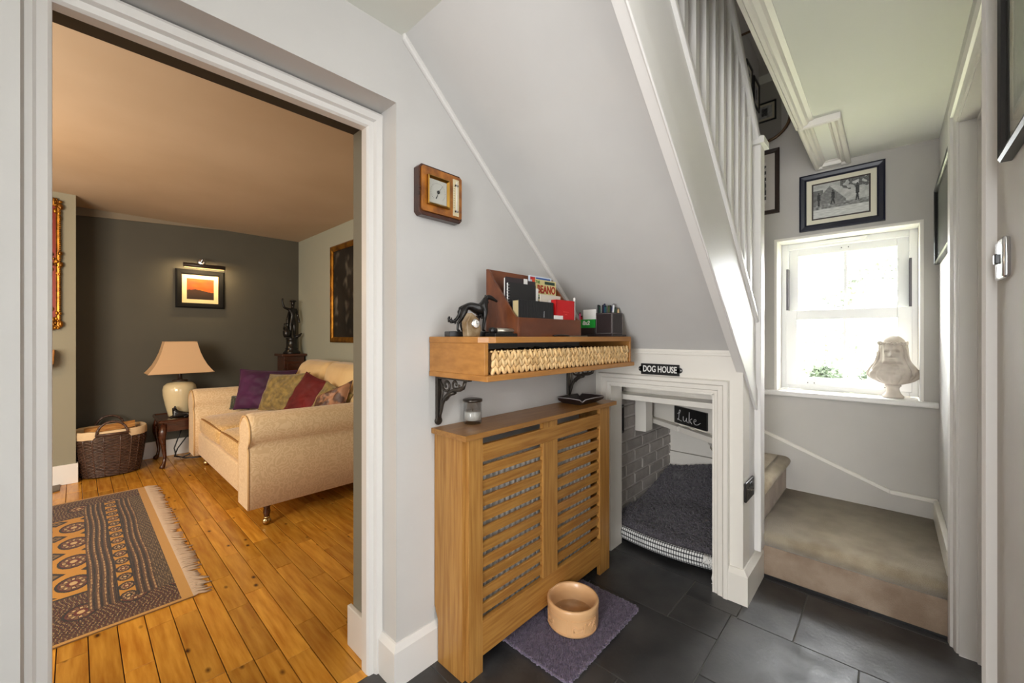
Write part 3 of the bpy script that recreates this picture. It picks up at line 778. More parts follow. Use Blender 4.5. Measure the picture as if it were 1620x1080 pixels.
# ---- seagrass basket in the shelf
sb = thing('seagrass_basket', 'long pale plaited seagrass basket pushed into the wall shelf', 'basket', (1.39, 1.07, 1.075))
m_sea = M('seagrass', (232, 198, 146), .6, col2=(210, 168, 110), scale=30, rnd=.16, bump=.2, bscale=120)
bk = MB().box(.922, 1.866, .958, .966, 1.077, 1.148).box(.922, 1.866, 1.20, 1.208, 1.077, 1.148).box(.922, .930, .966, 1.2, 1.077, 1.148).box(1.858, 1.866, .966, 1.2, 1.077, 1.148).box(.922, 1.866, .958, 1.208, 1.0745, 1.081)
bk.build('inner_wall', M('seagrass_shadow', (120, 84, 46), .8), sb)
def strand():
    m = MB(); pts = []
    prof = [(-.5, .3), (-.32, .85), (0, 1), (.3, .75), (.5, .1)]
    return m.tube([(0, 0, .040 * a) for a, b in prof], [.0092 * max(.12, b) for a, b in prof], 6, flat=.55, up=(1, 0, 0))
sme = strand().mesh('seagrass_strand'); sme.materials.append(m_sea)
NC = 32; pc = (1.862 - .926) / NC
for r in range(3):
    for k in range(NC):
        for sd in (-1, 1):
            x = .926 + pc * (k + .5) + sd * pc * .235; z = 1.0905 + r * .0235 + random.uniform(-.0012, .0012)
            o = piece('seagrass_strand', sme, sb, (x, .953 - .0015 * (sd > 0) - .0012 * r + random.uniform(-.001, .001), z), rot=(-.12, -sd * (.46 + random.uniform(-.09, .09)), sd * .25))
for r in range(3):
    for k in range(4):
        o = piece('seagrass_strand', sme, sb, (.917, .975 + k * .02, 1.0895 + r * .0245), rot=(.5 if k % 2 else -.5, 0, PI / 2))
rim = MB()
for i in range(60):
    x = .926 + i * .0158
    rim.ball((x, .953, 1.1495), .006, 6, 4, 1.5, .9, .7)
rim.build('rim_plait', m_sea, sb, kind='stuff')
cb = MB()
rr = random.Random(5)
for i in range(5):
    x = 1.0 + i * .13; p = []
    for j in range(9):
        p.append((x + .18 * j / 8 + .02 * math.sin(j * 1.7 + i), .99 + .03 * math.sin(j * .9 + i * 2) + .02 * i, 1.146 + .010 * math.sin(j * 1.1 + i)))
    cb.tube(p, .005, 6)
cbl = cb.build('black_cables', m_black, None, kind='stuff', loc=(1.39, 1.05, 1.12))
tag(cbl, 'tangle of black cables lying on top inside the seagrass basket', 'cables')

# ---- things on the shelf
Z = 1.199
dg_ = thing('dog_figurine', 'black standing long-haired hound figurine on a black plinth on the shelf', 'figurine', (.982, 1.112, Z))
dgx = lambda u: .898 + (u - 710) * .0023
DY = lambda u: 1.145 - (u - 710) * .00091
dgz = lambda v: Z + (530.5 - v) * .0023
def N_(u, v, r, dy=0.0, ry=None): return (dgx(u) + dy * .37, DY(u) + dy * .93, dgz(v), r * .86, (ry or r) * .86)
nodes = {'chest': N_(757, 487, .035, 0, .025), 'mid': N_(749, 484, .030, 0, .023), 'loin': N_(742, 480.5, .022, 0, .018), 'hip': N_(735.5, 482, .026, 0, .020), 'rump': N_(730, 487, .014),
         'wither': N_(763, 482, .027, 0, .019), 'neck': N_(766.5, 474, .020, 0, .015), 'poll': N_(769, 467.5, .012), 'skull': N_(774, 466.5, .0125), 'muzzle': N_(781.5, 470.5, .0075), 'nose': N_(787, 474, .005),
         'brisket': N_(759, 495, .016),
         'thl': N_(732, 490, .017, -.014), 'knl': N_(730, 500, .011, -.016), 'hol': N_(722.5, 509.5, .0055, -.016), 'pal': N_(722, 520, .005, -.016), 'tol': N_(726, 522.6, .006, -.016),
         'thr': N_(736, 490, .016, .014), 'knr': N_(735, 500, .011, .016), 'hor': N_(730.5, 510, .0055, .016), 'par': N_(733, 520, .005, .016), 'tor': N_(737, 522.6, .006, .016),
         'shl': N_(765, 491, .014, -.013), 'ell': N_(764, 501, .0085, -.015), 'wrl': N_(762, 511, .006, -.015), 'ftl': N_(761, 520, .0055, -.015), 'ful': N_(765, 522.6, .006, -.015),
         'shr': N_(761, 491, .014, .013), 'elr': N_(758, 501, .008, .015), 'wrr': N_(757, 511, .006, .015), 'ftr': N_(757, 520, .0055, .015), 'fur': N_(761, 522.6, .006, .015),
         't1': N_(726, 498, .007), 't2': N_(720, 507, .0085), 't3': N_(714, 507.5, .009), 't4': N_(710.5, 503, .007), 't5': N_(712.5, 499, .004)}
edges = [('chest', 'mid'), ('mid', 'loin'), ('loin', 'hip'), ('hip', 'rump'), ('chest', 'wither'), ('wither', 'neck'), ('neck', 'poll'), ('poll', 'skull'), ('skull', 'muzzle'), ('muzzle', 'nose'), ('chest', 'brisket'),
         ('hip', 'thl'), ('thl', 'knl'), ('knl', 'hol'), ('hol', 'pal'), ('pal', 'tol'), ('hip', 'thr'), ('thr', 'knr'), ('knr', 'hor'), ('hor', 'par'), ('par', 'tor'),
         ('wither', 'shl'), ('shl', 'ell'), ('ell', 'wrl'), ('wrl', 'ftl'), ('ftl', 'ful'), ('wither', 'shr'), ('shr', 'elr'), ('elr', 'wrr'), ('wrr', 'ftr'), ('ftr', 'fur'),
         ('rump', 't1'), ('t1', 't2'), ('t2', 't3'), ('t3', 't4'), ('t4', 't5')]
skin(nodes, edges).build('dog_body', m_bronze, dg_)
er = MB(); er.ball((dgx(769), DY(769) - .009, dgz(467)), .0065, 8, 6, .9, .5, 1.1); er.ball((dgx(769) + .004, DY(769) + .009, dgz(466)), .0065, 8, 6, .9, .5, 1.1); er.build('ears', m_bronze, dg_)
fu = MB(); rr = random.Random(2)
for (u, v, du, dv, nn, rad_) in ((766, 478, 4, 8, 26, .006), (729, 492, 3, 8, 22, .006), (715, 506, 5, 4, 14, .005), (759, 496, 4, 4, 14, .006)):
    for i in range(nn):
        uu = u + rr.uniform(-du, du); fu.ball((dgx(uu), DY(uu) + rr.choice((-1, 1)) * rr.uniform(.003, .010), dgz(v + rr.uniform(-dv, dv))), rad_ * .72 * rr.uniform(.6, 1.1), 6, 4, .7, .8, 1.6)
fu.build('coat_tufts', m_bronze, dg_, kind='stuff')
_pc = (.982, 1.112); _c, _s = math.cos(-.38), math.sin(-.38)
_q = [(_pc[0] + a * _c - b * _s, _pc[1] + a * _s + b * _c) for a, b in ((-.094, -.033), (.094, -.033), (.094, .033), (-.094, .033))]
MB().prism(_q, 'z', Z, Z + .019).build('plinth', m_black, dg_, bevel=.002)

ck = thing('desk_clock', 'small stone desk clock with a round white dial before the black hound', 'clock', (.925, 1.045, Z))
MB().prism([(.896, Z), (.950, Z), (.956, Z + .03), (.944, Z + .062), (.914, Z + .082), (.890, Z + .05)], 'y', 1.035, 1.063).build('stone_body', M('onyx_stone', (118, 94, 64), .25, col2=(160, 142, 114), scale=25), ck, bevel=.003)
dl_ = MB().lathe([(.0165, 0), (.0165, .005), (.013, .006)], (0, 0, 0), 20); dl_.v = [(.926 + v[0], 1.035 - v[2], Z + .044 + v[1]) for v in dl_.v]; dl_.build('bezel', m_chrome, ck)
dl_ = MB().lathe([(.0135, .007), (.0135, .0085)], (0, 0, 0), 20); dl_.v = [(.926 + v[0], 1.035 - v[2], Z + .044 + v[1]) for v in dl_.v]; dl_.build('dial', m_paper, ck)
hh = MB().box(.9253, .9267, 1.0255, 1.0262, Z + .044, Z + .053).box(.926, .933, 1.0255, 1.0262, Z + .0433, Z + .0447); hh.build('hands', m_black, ck)

tr = thing('pen_torch', 'silver metal torch lying on a black case on the shelf', 'torch', (1.045, 1.02, Z))
B(.985, 1.115, .995, 1.045, Z, Z + .012).build('case', m_black, tr, bevel=.002)
MB().tube([(1.012, 1.02, Z + .0215), (1.105, 1.02, Z + .0215), (1.109, 1.02, Z + .0215)], [.0095, .0095, .008], 14).build('barrel', M('brushed_silver', (178, 172, 160), .3, metal=.9), tr)
MB().tube([(.985, 1.02, Z + .0215), (.992, 1.02, Z + .0215), (1.000, 1.02, Z + .0215), (1.012, 1.02, Z + .0215)], [.010, .012, .012, .0095], 14).build('head', m_black, tr)

# ---- letter rack and what it holds
rk = thing('letter_rack', 'red-brown wooden tiered letter rack in the middle of the shelf', 'letter rack', (1.30, 1.07, Z))
prof = [(.99, Z), (1.16, Z), (1.16, 1.463), (1.150, 1.463), (1.138, 1.45), (1.122, 1.42), (1.100, 1.395), (1.075, 1.362), (1.05, 1.33), (1.02, 1.29), (1.005, 1.274), (.99, 1.270)]
MB().prism(prof, 'x', 1.097, 1.107).build('side_panel', m_rack, rk, bevel=.001)
MB().prism(prof, 'x', 1.497, 1.507).build('side_panel', m_rack, rk, bevel=.001)
B(1.107, 1.497, 1.150, 1.160, Z, 1.463).build('back_panel', m_rack, rk, bevel=.001)
B(1.107, 1.497, .990, .998, Z, 1.270).build('front_panel', m_rack, rk, bevel=.001)
B(1.107, 1.497, 1.047, 1.053, Z, 1.312).build('divider', m_rack, rk)
B(1.107, 1.497, 1.098, 1.104, Z, 1.352).build('divider', m_rack, rk)
B(1.107, 1.497, .998, 1.150, Z, Z + .008).build('base_board', m_rack, rk)
zb0 = Z + .008
def book(name, label, x0, x1, y0, y1, z1, mat, cat='book', group=None, pages=True, edge='left', tilt=0):
    t = thing(name, label, cat, ((x0 + x1) / 2, (y0 + y1) / 2, zb0), group)
    b = MB().box(x0, x1, y0, y0 + .003, zb0, z1).box(x0, x1, y1 - .003, y1, zb0, z1).box(x1 - .004, x1, y0, y1, zb0, z1)
    if not pages: b.box(x0, x0 + .004, y0, y1, zb0, z1)
    b.build('cover', mat, t, bevel=.001)
    B(x0 + .002 + (0 if pages else .003), x1 - .004, y0 + .003, y1 - .003, zb0, z1 - .003).build('pages', M('page_edges', (190, 172, 128), .8), t)
    return t
m_blk = M('black_leather', (26, 27, 29), .4, bump=.35, bscale=40, bstretch=(6, 1, .6))
bb = book('leather_book', 'thick black leather bound book in the front slot of the letter rack', 1.113, 1.325, 1.002, 1.036, 1.337, m_blk)
mk = MB().box(1.262, 1.264, 1.0008, 1.0022, 1.275, 1.30); mk.build('silver_mark', m_chrome, bb)
m_red = M('red_cloth', (200, 16, 22), .45, bump=.05)
rb_ = book('red_notebook', 'bright red notebook standing beside the black leather book in the rack', 1.345, 1.474, 1.002, 1.030, 1.352, m_red, 'notebook', pages=False)
onplane(MB().box(-.02, .02, -.0015, .0015, 0, .0006), (1.41, 1.0015, 1.303), XP, ZP, -YP).build('embossing', M('red_foil', (226, 70, 60), .3), rb_)
onplane(MB().box(-.008, .008, -.0015, .0015, 0, .0006), (1.41, 1.0015, 1.292), XP, ZP, -YP).build('embossing', M('red_foil', (226, 70, 60), .3), rb_)
thing_mesh(B(1.325, 1.385, .9985, 1.0012, zb0, 1.286), 'paper_slip', m_paper, 'small white paper slip at the foot of the red notebook', 'paper', (1.355, 1.0, zb0))
thing_mesh(B(1.333, 1.347, 1.032, 1.0345, zb0, 1.35), 'white_card', m_paper, 'narrow white card between the black book and the red notebook', 'card', (1.34, 1.033, zb0))
nb = thing('spiral_notebook', 'black spiral bound notebook in the middle slot of the rack', 'notebook', (1.197, 1.066, zb0))
B(1.116, 1.279, 1.058, 1.0595, zb0, 1.407).build('cover', M('black_card', (34, 34, 35), .5), nb)
B(1.118, 1.279, 1.060, 1.068, zb0, 1.404).build('pages', m_paper, nb)
cw = MB()
for k in range(10):
    z = 1.30 + k * .0105
    cw.tube([(1.118 + .006 * math.cos(a) + .001, 1.062 + .007 * math.sin(a), z) for a in [2 * PI * i / 8 for i in range(9)]], .0011, 5, cap=False)
cw.build('wire_binding', m_chrome, nb)
n2_ = thing('dark_notebook', 'dark covered notebook with white pages behind the spiral notebook', 'notebook', (1.19, 1.08, zb0))
B(1.113, 1.215, 1.0705, 1.073, zb0, 1.428).build('cover', M('plum_card', (50, 40, 44), .5), n2_); B(1.115, 1.215, 1.0735, 1.08, zb0, 1.424).build('pages', m_paper, n2_)
n3_ = thing('dark_notebook', 'dark notebook with white spine label between the spiral notebook and the comic', 'notebook', (1.26, 1.08, zb0))
B(1.218, 1.292, 1.0705, 1.073, zb0, 1.424).build('cover', M('plum_card', (50, 40, 44), .5), n3_); B(1.218, 1.24, 1.0690, 1.0703, 1.38, 1.430).build('spine_label', m_paper, n3_); B(1.22, 1.292, 1.0735, 1.08, zb0, 1.420).build('pages', m_paper, n3_)
thing_mesh(B(1.2805, 1.297, 1.0595, 1.0615, zb0, 1.396), 'paper_sheet', m_paper, 'white paper sheet at the right edge of the spiral notebook', 'paper', (1.30, 1.06, zb0))
thing_mesh(B(1.285, 1.425, 1.0405, 1.0425, zb0, 1.372), 'white_envelope', M('envelope_paper', (214, 206, 192), .7), 'off-white envelope under the comic in the letter rack', 'envelope', (1.35, 1.04, zb0))
cmx = thing('comic_annual', 'cream comic annual with a red title standing at the back of the letter rack', 'comic', (1.41, 1.11, zb0))
B(1.334, 1.482, 1.108, 1.118, zb0, 1.446).build('cover', M('comic_cream', (226, 212, 150), .5), cmx)
B(1.328, 1.334, 1.108, 1.118, zb0, 1.446).build('spine', M('comic_spine', (206, 74, 40), .5), cmx)
cx0 = 1.1072
onplane(text_mesh('BEANO', .046, .0004, .0016, sx=.84), (1.413, cx0, 1.403), XP, ZP, -YP).build('title', M('comic_title_red', (176, 52, 24), .5), cmx)
onplane(text_mesh('THE', .016, .0003, .0006), (1.352, cx0, 1.434), XP, ZP, -YP).build('title_small', M('comic_green', (86, 132, 60), .5), cmx)
onplane(MB().box(-.036, .036, -.0065, .0065, 0, .0004), (1.436, cx0 + .0004, 1.434), XP, ZP, -YP).build('title_banner', M('comic_dark', (40, 66, 52), .5), cmx)
onplane(MB().box(-.066, .066, -.0025, .0025, 0, .0004), (1.41, cx0 + .0004, 1.377), XP, ZP, -YP).build('title_rule', M('comic_teal', (104, 164, 124), .5), cmx)
onplane(MB().box(-.05, .05, -.004, .004, 0, .0004), (1.40, cx0 + .0004, 1.367), XP, ZP, -YP).build('caption_strip', M('comic_dark', (40, 66, 52), .5), cmx)
mg = thing('magazine', 'blue and white magazine sticking up behind the comic annual', 'magazine', (1.40, 1.13, zb0))
B(1.320, 1.470, 1.124, 1.134, zb0, 1.462).build('cover', M('magazine_white', (214, 222, 234), .35), mg)
onplane(MB().box(-.05, .05, -.004, .004, 0, .0004), (1.41, 1.1236, 1.4525), XP, ZP, -YP).build('headline_band', M('magazine_blue', (54, 92, 170), .4), mg)
onplane(MB().box(-.016, .016, -.006, .006, 0, .0004), (1.338, 1.1236, 1.450), XP, ZP, -YP).build('red_corner', M('magazine_red', (190, 40, 40), .4), mg)

# ---- desk organiser, pens and cards
og = thing('desk_organiser', 'dark brown stitched leather desk organiser at the right end of the shelf', 'organiser', (1.77, 1.06, Z))
ob = B(1.700, 1.838, .945, 1.20, Z, Z + .010); ob.build('base', m_leather, og, bevel=.002)
oc = MB().box(1.720, 1.725, .958, 1.045, Z + .01, 1.313).box(1.818, 1.823, .958, 1.045, Z + .01, 1.313).box(1.725, 1.818, .958, .963, Z + .01, 1.313).box(1.725, 1.818, 1.040, 1.045, Z + .01, 1.313)
oc.build('pen_pot', m_leather, og, bevel=.001)
of = MB().box(1.716, 1.721, 1.046, 1.195, Z + .01, 1.242).box(1.755, 1.760, 1.046, 1.195, Z + .01, 1.28).box(1.818, 1.823, 1.046, 1.195, Z + .01, 1.29).box(1.721, 1.818, 1.190, 1.195, Z + .01, 1.242)
of.build('card_tray', m_leather, og, bevel=.001)
stt = MB()
for a, b in (((1.7195, .961), (1.7195, 1.042)),):
    for z in (Z + .016, 1.309): stt.tube([(1.7193, .961, z), (1.7193, 1.042, z)], .0008, 4)
    for y in (.961, 1.042): stt.tube([(1.7193, y, Z + .016), (1.7193, y, 1.309)], .0008, 4)
for z in (Z + .016, 1.309): stt.tube([(1.724, .9573, z), (1.82, .9573, z)], .0008, 4)
for x in (1.724, 1.82): stt.tube([(x, .9573, Z + .016), (x, .9573, 1.309)], .0008, 4)
stt.build('stitching', M('pale_thread', (150, 140, 138), .7), og)
gcd = thing('card_pack', 'green and white card pack reading 8x2 in the front of the organiser', 'card pack', (1.737, 1.12, Z + .01))
B(1.724, 1.731, 1.052, 1.165, Z + .012, 1.284).build('card', M('card_green', (30, 150, 52), .4), gcd)
onplane(text_mesh('8x2', .027, .0003, .0012, shear=.2), (1.7237, 1.104, 1.266), -YP, ZP, -XP).build('lettering', m_paper, gcd)
wcd = thing_mesh(MB().box(1.733, 1.738, 1.052, 1.125, Z + .012, 1.333), 'note_card', m_paper, 'blank white note card standing behind the green card pack', 'card', (1.735, 1.09, Z + .012))
def pen(nm, label, x, y, z0, z1, lean, col, r=.0052, cap=None):
    t = thing(nm, label, 'pen' if nm != 'scissors' else 'scissors', (x, y, z0), 'pens in the organiser')
    p0 = Vector((x, y, z0)); p1 = Vector((x + lean[0], y + lean[1], z1))
    MB().tube([p0, p0.lerp(p1, .6), p1], [r, r, r], 8).build('barrel', M('pen_' + '_'.join(map(str, col)), col, .3), t)
    c2 = cap or tuple(int(q * .5) for q in col)
    d = (p1 - p0).normalized()
    MB().tube([p1, p1 + d * .006, p1 + d * .008], [r * 1.05, r * .9, r * .3], 8).build('cap', M('pen_' + '_'.join(map(str, c2)), c2, .3), t)
pens = [('black ballpoint pen at the near corner of the organiser pot', 1.732, .972, 1.325, (0, 0), (30, 32, 34)),
        ('dark green pen second from the left in the organiser pot', 1.735, 1.03, 1.328, (0, .004), (34, 72, 58)),
        ('black felt pen leftmost in the organiser pot', 1.730, 1.036, 1.330, (0, .001), (26, 28, 30)),
        ('navy pen in the middle of the organiser pot', 1.742, 1.010, 1.335, (0, 0), (36, 46, 104)),
        ('dark teal pen in the middle of the organiser pot', 1.736, 1.000, 1.326, (-.004, 0), (28, 80, 84)),
        ('black pen in the middle of the organiser pot', 1.748, 1.022, 1.330, (0, 0), (24, 24, 26)),
        ('olive green pen behind the blue pens in the pot', 1.756, .99, 1.327, (0, .004), (84, 98, 50)),
        ('bright blue pen leaning right in the organiser pot', 1.750, .988, 1.322, (.004, -.006), (30, 70, 200)),
        ('white pen leaning right in the organiser pot', 1.755, .985, 1.334, (.004, -.014), (226, 228, 232)),
        ('dark green pencil right of the white pen in the pot', 1.775, .972, 1.318, (.002, 0), (52, 74, 52)),
        ('wooden pencil rightmost in the organiser pot', 1.800, .970, 1.316, (.002, 0), (206, 176, 134))]
for lb, x, y, z1, ln, c in pens: pen('pen', lb, x, y, Z + .012, z1 + .016, ln, c)
back = [('pink highlighter standing beside the red notebook at the back of the organiser', 1.790, 1.182, 1.318, (0, 0), (226, 80, 130)),
        ('red marker at the back of the organiser', 1.786, 1.170, 1.300, (0, 0), (206, 40, 46)),
        ('grey pen with a dark cap at the back of the organiser', 1.795, 1.150, 1.300, (0, 0), (120, 118, 104)),
        ('short red pen left of the note card at the back of the organiser', 1.785, 1.130, 1.285, (0, -.006), (200, 44, 54)),
        ('black pen left of the note card at the back of the organiser', 1.800, 1.115, 1.300, (0, -.004), (30, 30, 32))]
for lb, x, y, z1, ln, c in back: pen('pen', lb, x, y, Z + .012, z1, ln, c, .005)
wp = thing('white_stylus', 'white stick pen standing at the right edge of the red notebook', 'pen', (1.487, 1.012, zb0))
MB().tube([(1.487, 1.012, zb0), (1.488, 1.012, 1.345)], .0042, 8).build('barrel', m_paper, wp); MB().tube([(1.488, 1.012, 1.345), (1.488, 1.012, 1.366), (1.488, 1.012, 1.369)], [.005, .005, .003], 8).build('cap', m_paper, wp)
fi = thing('reading_glasses', 'folded dark glasses lying flat on the shelf before the letter rack', 'glasses', (1.33, .965, Z))
MB().tube([(1.275, .962, Z + .004), (1.30, .955, Z + .006), (1.33, .957, Z + .006), (1.365, .957, Z + .004)], .0032, 6).build('temple', m_black, fi)
lg = MB()
for cx_ in (1.295, 1.335): lg.tube([(cx_ + .017 * math.cos(a), .967 + .011 * math.sin(a), Z + .005) for a in [2 * PI * i / 14 for i in range(15)]], .002, 5, cap=False)
lg.build('rims', m_black, fi)
fm = thing('steel_ruler', 'grey steel ruler lying flat on the shelf edge beside the glasses', 'ruler', (1.43, .965, Z))
B(1.375, 1.50, .952, .978, Z, Z + .004).build('blade', M('grey_steel', (120, 116, 104), .4, metal=.6), fm, bevel=.001)

# ---- candle jar and tray on the cover
ZC = .862
cj = thing('candle_jar', 'glass candle jar with white wax and a dark lid on the radiator cover', 'candle', (1.056, 1.193, ZC))
MB().lathe([(.0335, 0), (.036, .004), (.036, .085), (.0335, .085), (.0335, .014), (.0001, .012)], (1.056, 1.193, ZC), 28).build('jar', m_jar, cj)
MB().lathe([(.0001, .0145), (.0328, .0145), (.0328, .046), (.030, .047), (.0001, .046)], (1.056, 1.193, ZC), 28).build('wax', M('white_wax', (238, 236, 230), .5), cj)
MB().lathe([(.0001, .0855), (.038, .0855), (.0385, .092), (.037, .0945), (.0001, .095)], (1.056, 1.193, ZC), 28).build('lid', M('gunmetal_lid', (96, 90, 84), .3, metal=.9), cj)
MB().tube([(1.056, 1.193, ZC + .045), (1.057, 1.193, ZC + .056)], .0012, 5).build('wick', m_black, cj)
ty = thing('leather_tray', 'dark leather tray with pale piped rim on the right end of the radiator cover', 'tray', (1.755, 1.165, ZC))
zt, zr = ZC + .004, ZC + .030
bo = [(1.69, 1.115), (1.825, 1.115), (1.825, 1.215), (1.69, 1.215)]
ri = [(1.650, 1.075), (1.868, 1.075), (1.868, 1.236), (1.650, 1.236)]
mids = lambda P_, i: ((P_[i][0] + P_[(i + 1) % 4][0]) / 2, (P_[i][1] + P_[(i + 1) % 4][1]) / 2)
tv = MB()
V_ = []; rimpts = []
for i in range(4):
    V_.append((bo[i], ri[i]))
ctr = (1.757, 1.165)
ringb = []; ringr = []
for i in range(4):
    b0, b1 = Vector(bo[i]), Vector(bo[(i + 1) % 4]); r0, r1 = Vector(ri[i]), Vector(ri[(i + 1) % 4]); c0 = Vector(ctr)
    pin = lambda q: c0 + (q - c0) * .86
    for f_, zz in ((0, zt + .014), (.10, zr), (.5, zr + .002), (.90, zr)):
        ringb.append((*b0.lerp(b1, f_), zt - .003))
        q = r0.lerp(r1, f_)
        if f_ == 0: q = pin(q)
        ringr.append((*q, zz))
n = len(ringb)
tv.add(ringb + ringr, [tuple(range(n))] + [(i, (i + 1) % n, n + (i + 1) % n, n + i) for i in range(n)])
to = tv.build('tray_body', m_leather, ty); sm = to.modifiers.new('thick', 'SOLIDIFY'); sm.thickness = .003; sm.offset = 1
MB().tube([Vector(p) + Vector((0, 0, .002)) for p in ringr + ringr[:1]], .0017, 5).build('piping', M('pale_piping', (176, 168, 166), .6), ty)

# ---- barometer on the wall
bm_ = thing('square_barometer', 'square walnut wall barometer with thermometer beside the doorway', 'barometer', (.919, 1.245, 1.625))
oct_ = lambda x0, x1, z0, z1, c: [(x0 + c, z0), (x1 - c, z0), (x1, z0 + c), (x1, z1 - c), (x1 - c, z1), (x0 + c, z1), (x0, z1 - c), (x0, z0 + c)]
MB().prism(oct_(.822, 1.018, 1.632, 1.814, .012), 'y', 1.213, 1.2455).build('case', m_mahog, bm_, bevel=.002)
MB().prism(oct_(.830, 1.012, 1.647, 1.806, .006), 'y', 1.206, 1.214).build('face_panel', M('burr_walnut', (178, 110, 34), .3, col2=(120, 66, 16), scale=26, detail=8, coat=.3), bm_, bevel=.001)
MB().sweep([(.850, 1.672), (.948, 1.672), (.948, 1.777), (.850, 1.777)], [(0, 0), (0, .010), (-.004, .012), (-.010, .004), (-.010, 0)], (0, 1.206, 0), XP, ZP, -YP, closed=True).build('bezel', m_brass, bm_)
B(.858, .940, 1.2045, 1.2058, 1.680, 1.769).build('dial', M('silvered_dial', (186, 186, 178), .4), bm_)
tk = MB()
for k in range(28):
    a = math.radians(-140 + k * 280 / 27)
    tk.add([(.899 + r * math.sin(a + s), 1.2042, 1.724 + r * math.cos(a + s)) for r, s in ((.030, -.012), (.030, .012), (.034, .012), (.034, -.012))], [(0, 1, 2, 3)])
tk.build('dial_marks', m_black, bm_, kind='stuff', fix=False)
hd_ = MB().prism([(.897, 1.722), (.920, 1.752), (.901, 1.726)], 'y', 1.2025, 1.2035).prism([(.901, 1.724), (.888, 1.700), (.891, 1.699)], 'y', 1.2025, 1.2035)
hd_.lathe([(.0001, 0), (.006, 0), (.006, .003), (.0001, .003)], (0, 0, 0), 10); hd_.v[-40:] = [(.899 + v[0], 1.2035 - v[2], 1.724 + v[1]) for v in hd_.v[-40:]]
hd_.build('pointer', m_black, bm_)
B(.968, .996, 1.2035, 1.2062, 1.655, 1.793).build('thermometer_plate', M('thermo_plate', (214, 200, 164), .4), bm_)
MB().tube([(.983, 1.201, 1.668), (.983, 1.201, 1.785)], .0024, 8).build('thermometer_tube', M('thermo_glass', (236, 232, 226), .1), bm_)
tb = MB()
for z in (1.672, 1.770): tb.box(.976, .990, 1.1995, 1.2036, z - .003, z + .003)
for k in range(10): tb.box(.970, .976, 1.2030, 1.2036, 1.685 + k * .009, 1.6858 + k * .009)
tb.build('thermometer_clips', m_bkbrown, bm_)

# ---- dog house sign, socket
sg_ = thing('dog_house_sign', 'black metal sign reading DOG HOUSE above the understairs opening', 'sign', (2.05, .866, 1.03))
sp_ = MB().prism([(-.966, 1.004), (-.766, 1.004), (-.766, 1.060), (-.966, 1.060)], 'x', 2.0, 2.0)
sp_ = MB().box(2.040, 2.0495, .766, .966, 1.002, 1.058)
for y in (.766, .966):
    k = len(sp_.v); sp_.lathe([(.0001, 0), (.014, 0), (.014, .0095), (.0001, .0095)], (0, 0, 0), 16)
    sp_.v[k:] = [(2.0495 - v[2], y + v[0], 1.030 + v[1]) for v in sp_.v[k:]]
sp_.build('plate', m_black, sg_, bevel=.001)
onplane(text_mesh('DOG HOUSE', .045, .001, .0009, sx=.68), (2.0395, .866, 1.030), -YP, ZP, -XP).build('lettering', m_paper, sg_)
ss_ = MB()
for y in (.757, .975): ss_.ball((2.0395, y, 1.03), .004, 8, 5)
ss_.build('screw', m_chrome, sg_)
so = thing('power_socket', 'black double wall socket on the white stair side by the dog house', 'socket', (2.135, .485, .49))
B(2.062, 2.208, .474, .4845, .447, .535).build('plate', M('black_nickel', (46, 42, 40), .35, metal=.5), so, bevel=.003)
ho = MB()
for x in (2.098, 2.172):
    ho.box(x - .004, x + .004, .4732, .4745, .497, .507).box(x - .018, x - .010, .4732, .4745, .478, .482).box(x + .010, x + .018, .4732, .4745, .478, .482)
ho.build('pin_holes', m_dark, so)
rk_ = MB().box(2.117, 2.131, .4705, .475, .505, .523).box(2.139, 2.153, .4705, .475, .505, .523); rk_.build('rocker', m_black, so, bevel=.001)

# ---- dog house contents
fp = picture('framed_photo', 'small dark framed photo on the painted bricks inside the dog house', (2.15, 1.224, .600), XP, ZP, -YP, .178, .175, .018, .014, m_black, 0,
             lambda s, t: (60 + 60 * t * n3(s * 4, t * 5) + 30, 44 + 30 * n3(s * 4, t * 5 + 3), 36), (20, 20))
bxk = thing('wooden_bracket', 'white wooden block fixed to the bricks below the stair treads', 'bracket', (2.52, 1.2, .59))
B(2.498, 2.60, 1.150, 1.2235, .585, .829).build('block', m_cream, bxk, bevel=.003)
B(2.60, 2.70, 1.19, 1.2235, .60, .66).build('cleat', m_cream, bxk, bevel=.002)
c60, s60 = math.cos(PI / 3), math.sin(PI / 3)
RB = lambda q, o: Vector((2.31 + c60 * q + s60 * o, .49 + s60 * q - c60 * o, 0))   # o: towards -normal side
cbd = thing('chalkboard', 'black chalkboard with a chalked name on the stair riser inside the dog house', 'chalkboard', tuple(RB(.43, 0) + Vector((0, 0, .655))))
off = -.019
pA, pB_ = RB(.565, off), RB(.295, off)
# board stands on the white ledge against the riser, on the side that faces the opening
dirb = (pB_ - pA).normalized(); nb_ = Vector((-s60, c60, 0))
corners = [pA, pB_, pB_ + nb_ * .010, pA + nb_ * .010]
MB().hexa([c + Vector((0, 0, .662)) for c in corners], [c + Vector((0, 0, .765)) for c in corners]).build('slate', m_black, cbd)
stk = [[(.14, .80), (.13, .94), (.09, .92), (.075, .70), (.065, .42), (.055, .20), (.01, .17), (.00, .27), (.05, .27), (.10, .17), (.20, .15)], [(.0, .62), (.06, .70), (.13, .72)],
       [(.27, .52), (.27, .25), (.33, .16), (.40, .28), (.42, .52), (.42, .24), (.47, .16)],
       [(.54, .92), (.535, .5), (.53, .14)], [(.66, .52), (.55, .34), (.66, .14)],
       [(.74, .34), (.84, .40), (.83, .54), (.76, .50), (.73, .32), (.79, .16), (.90, .18), (1.02, .36)]]
ch = MB()
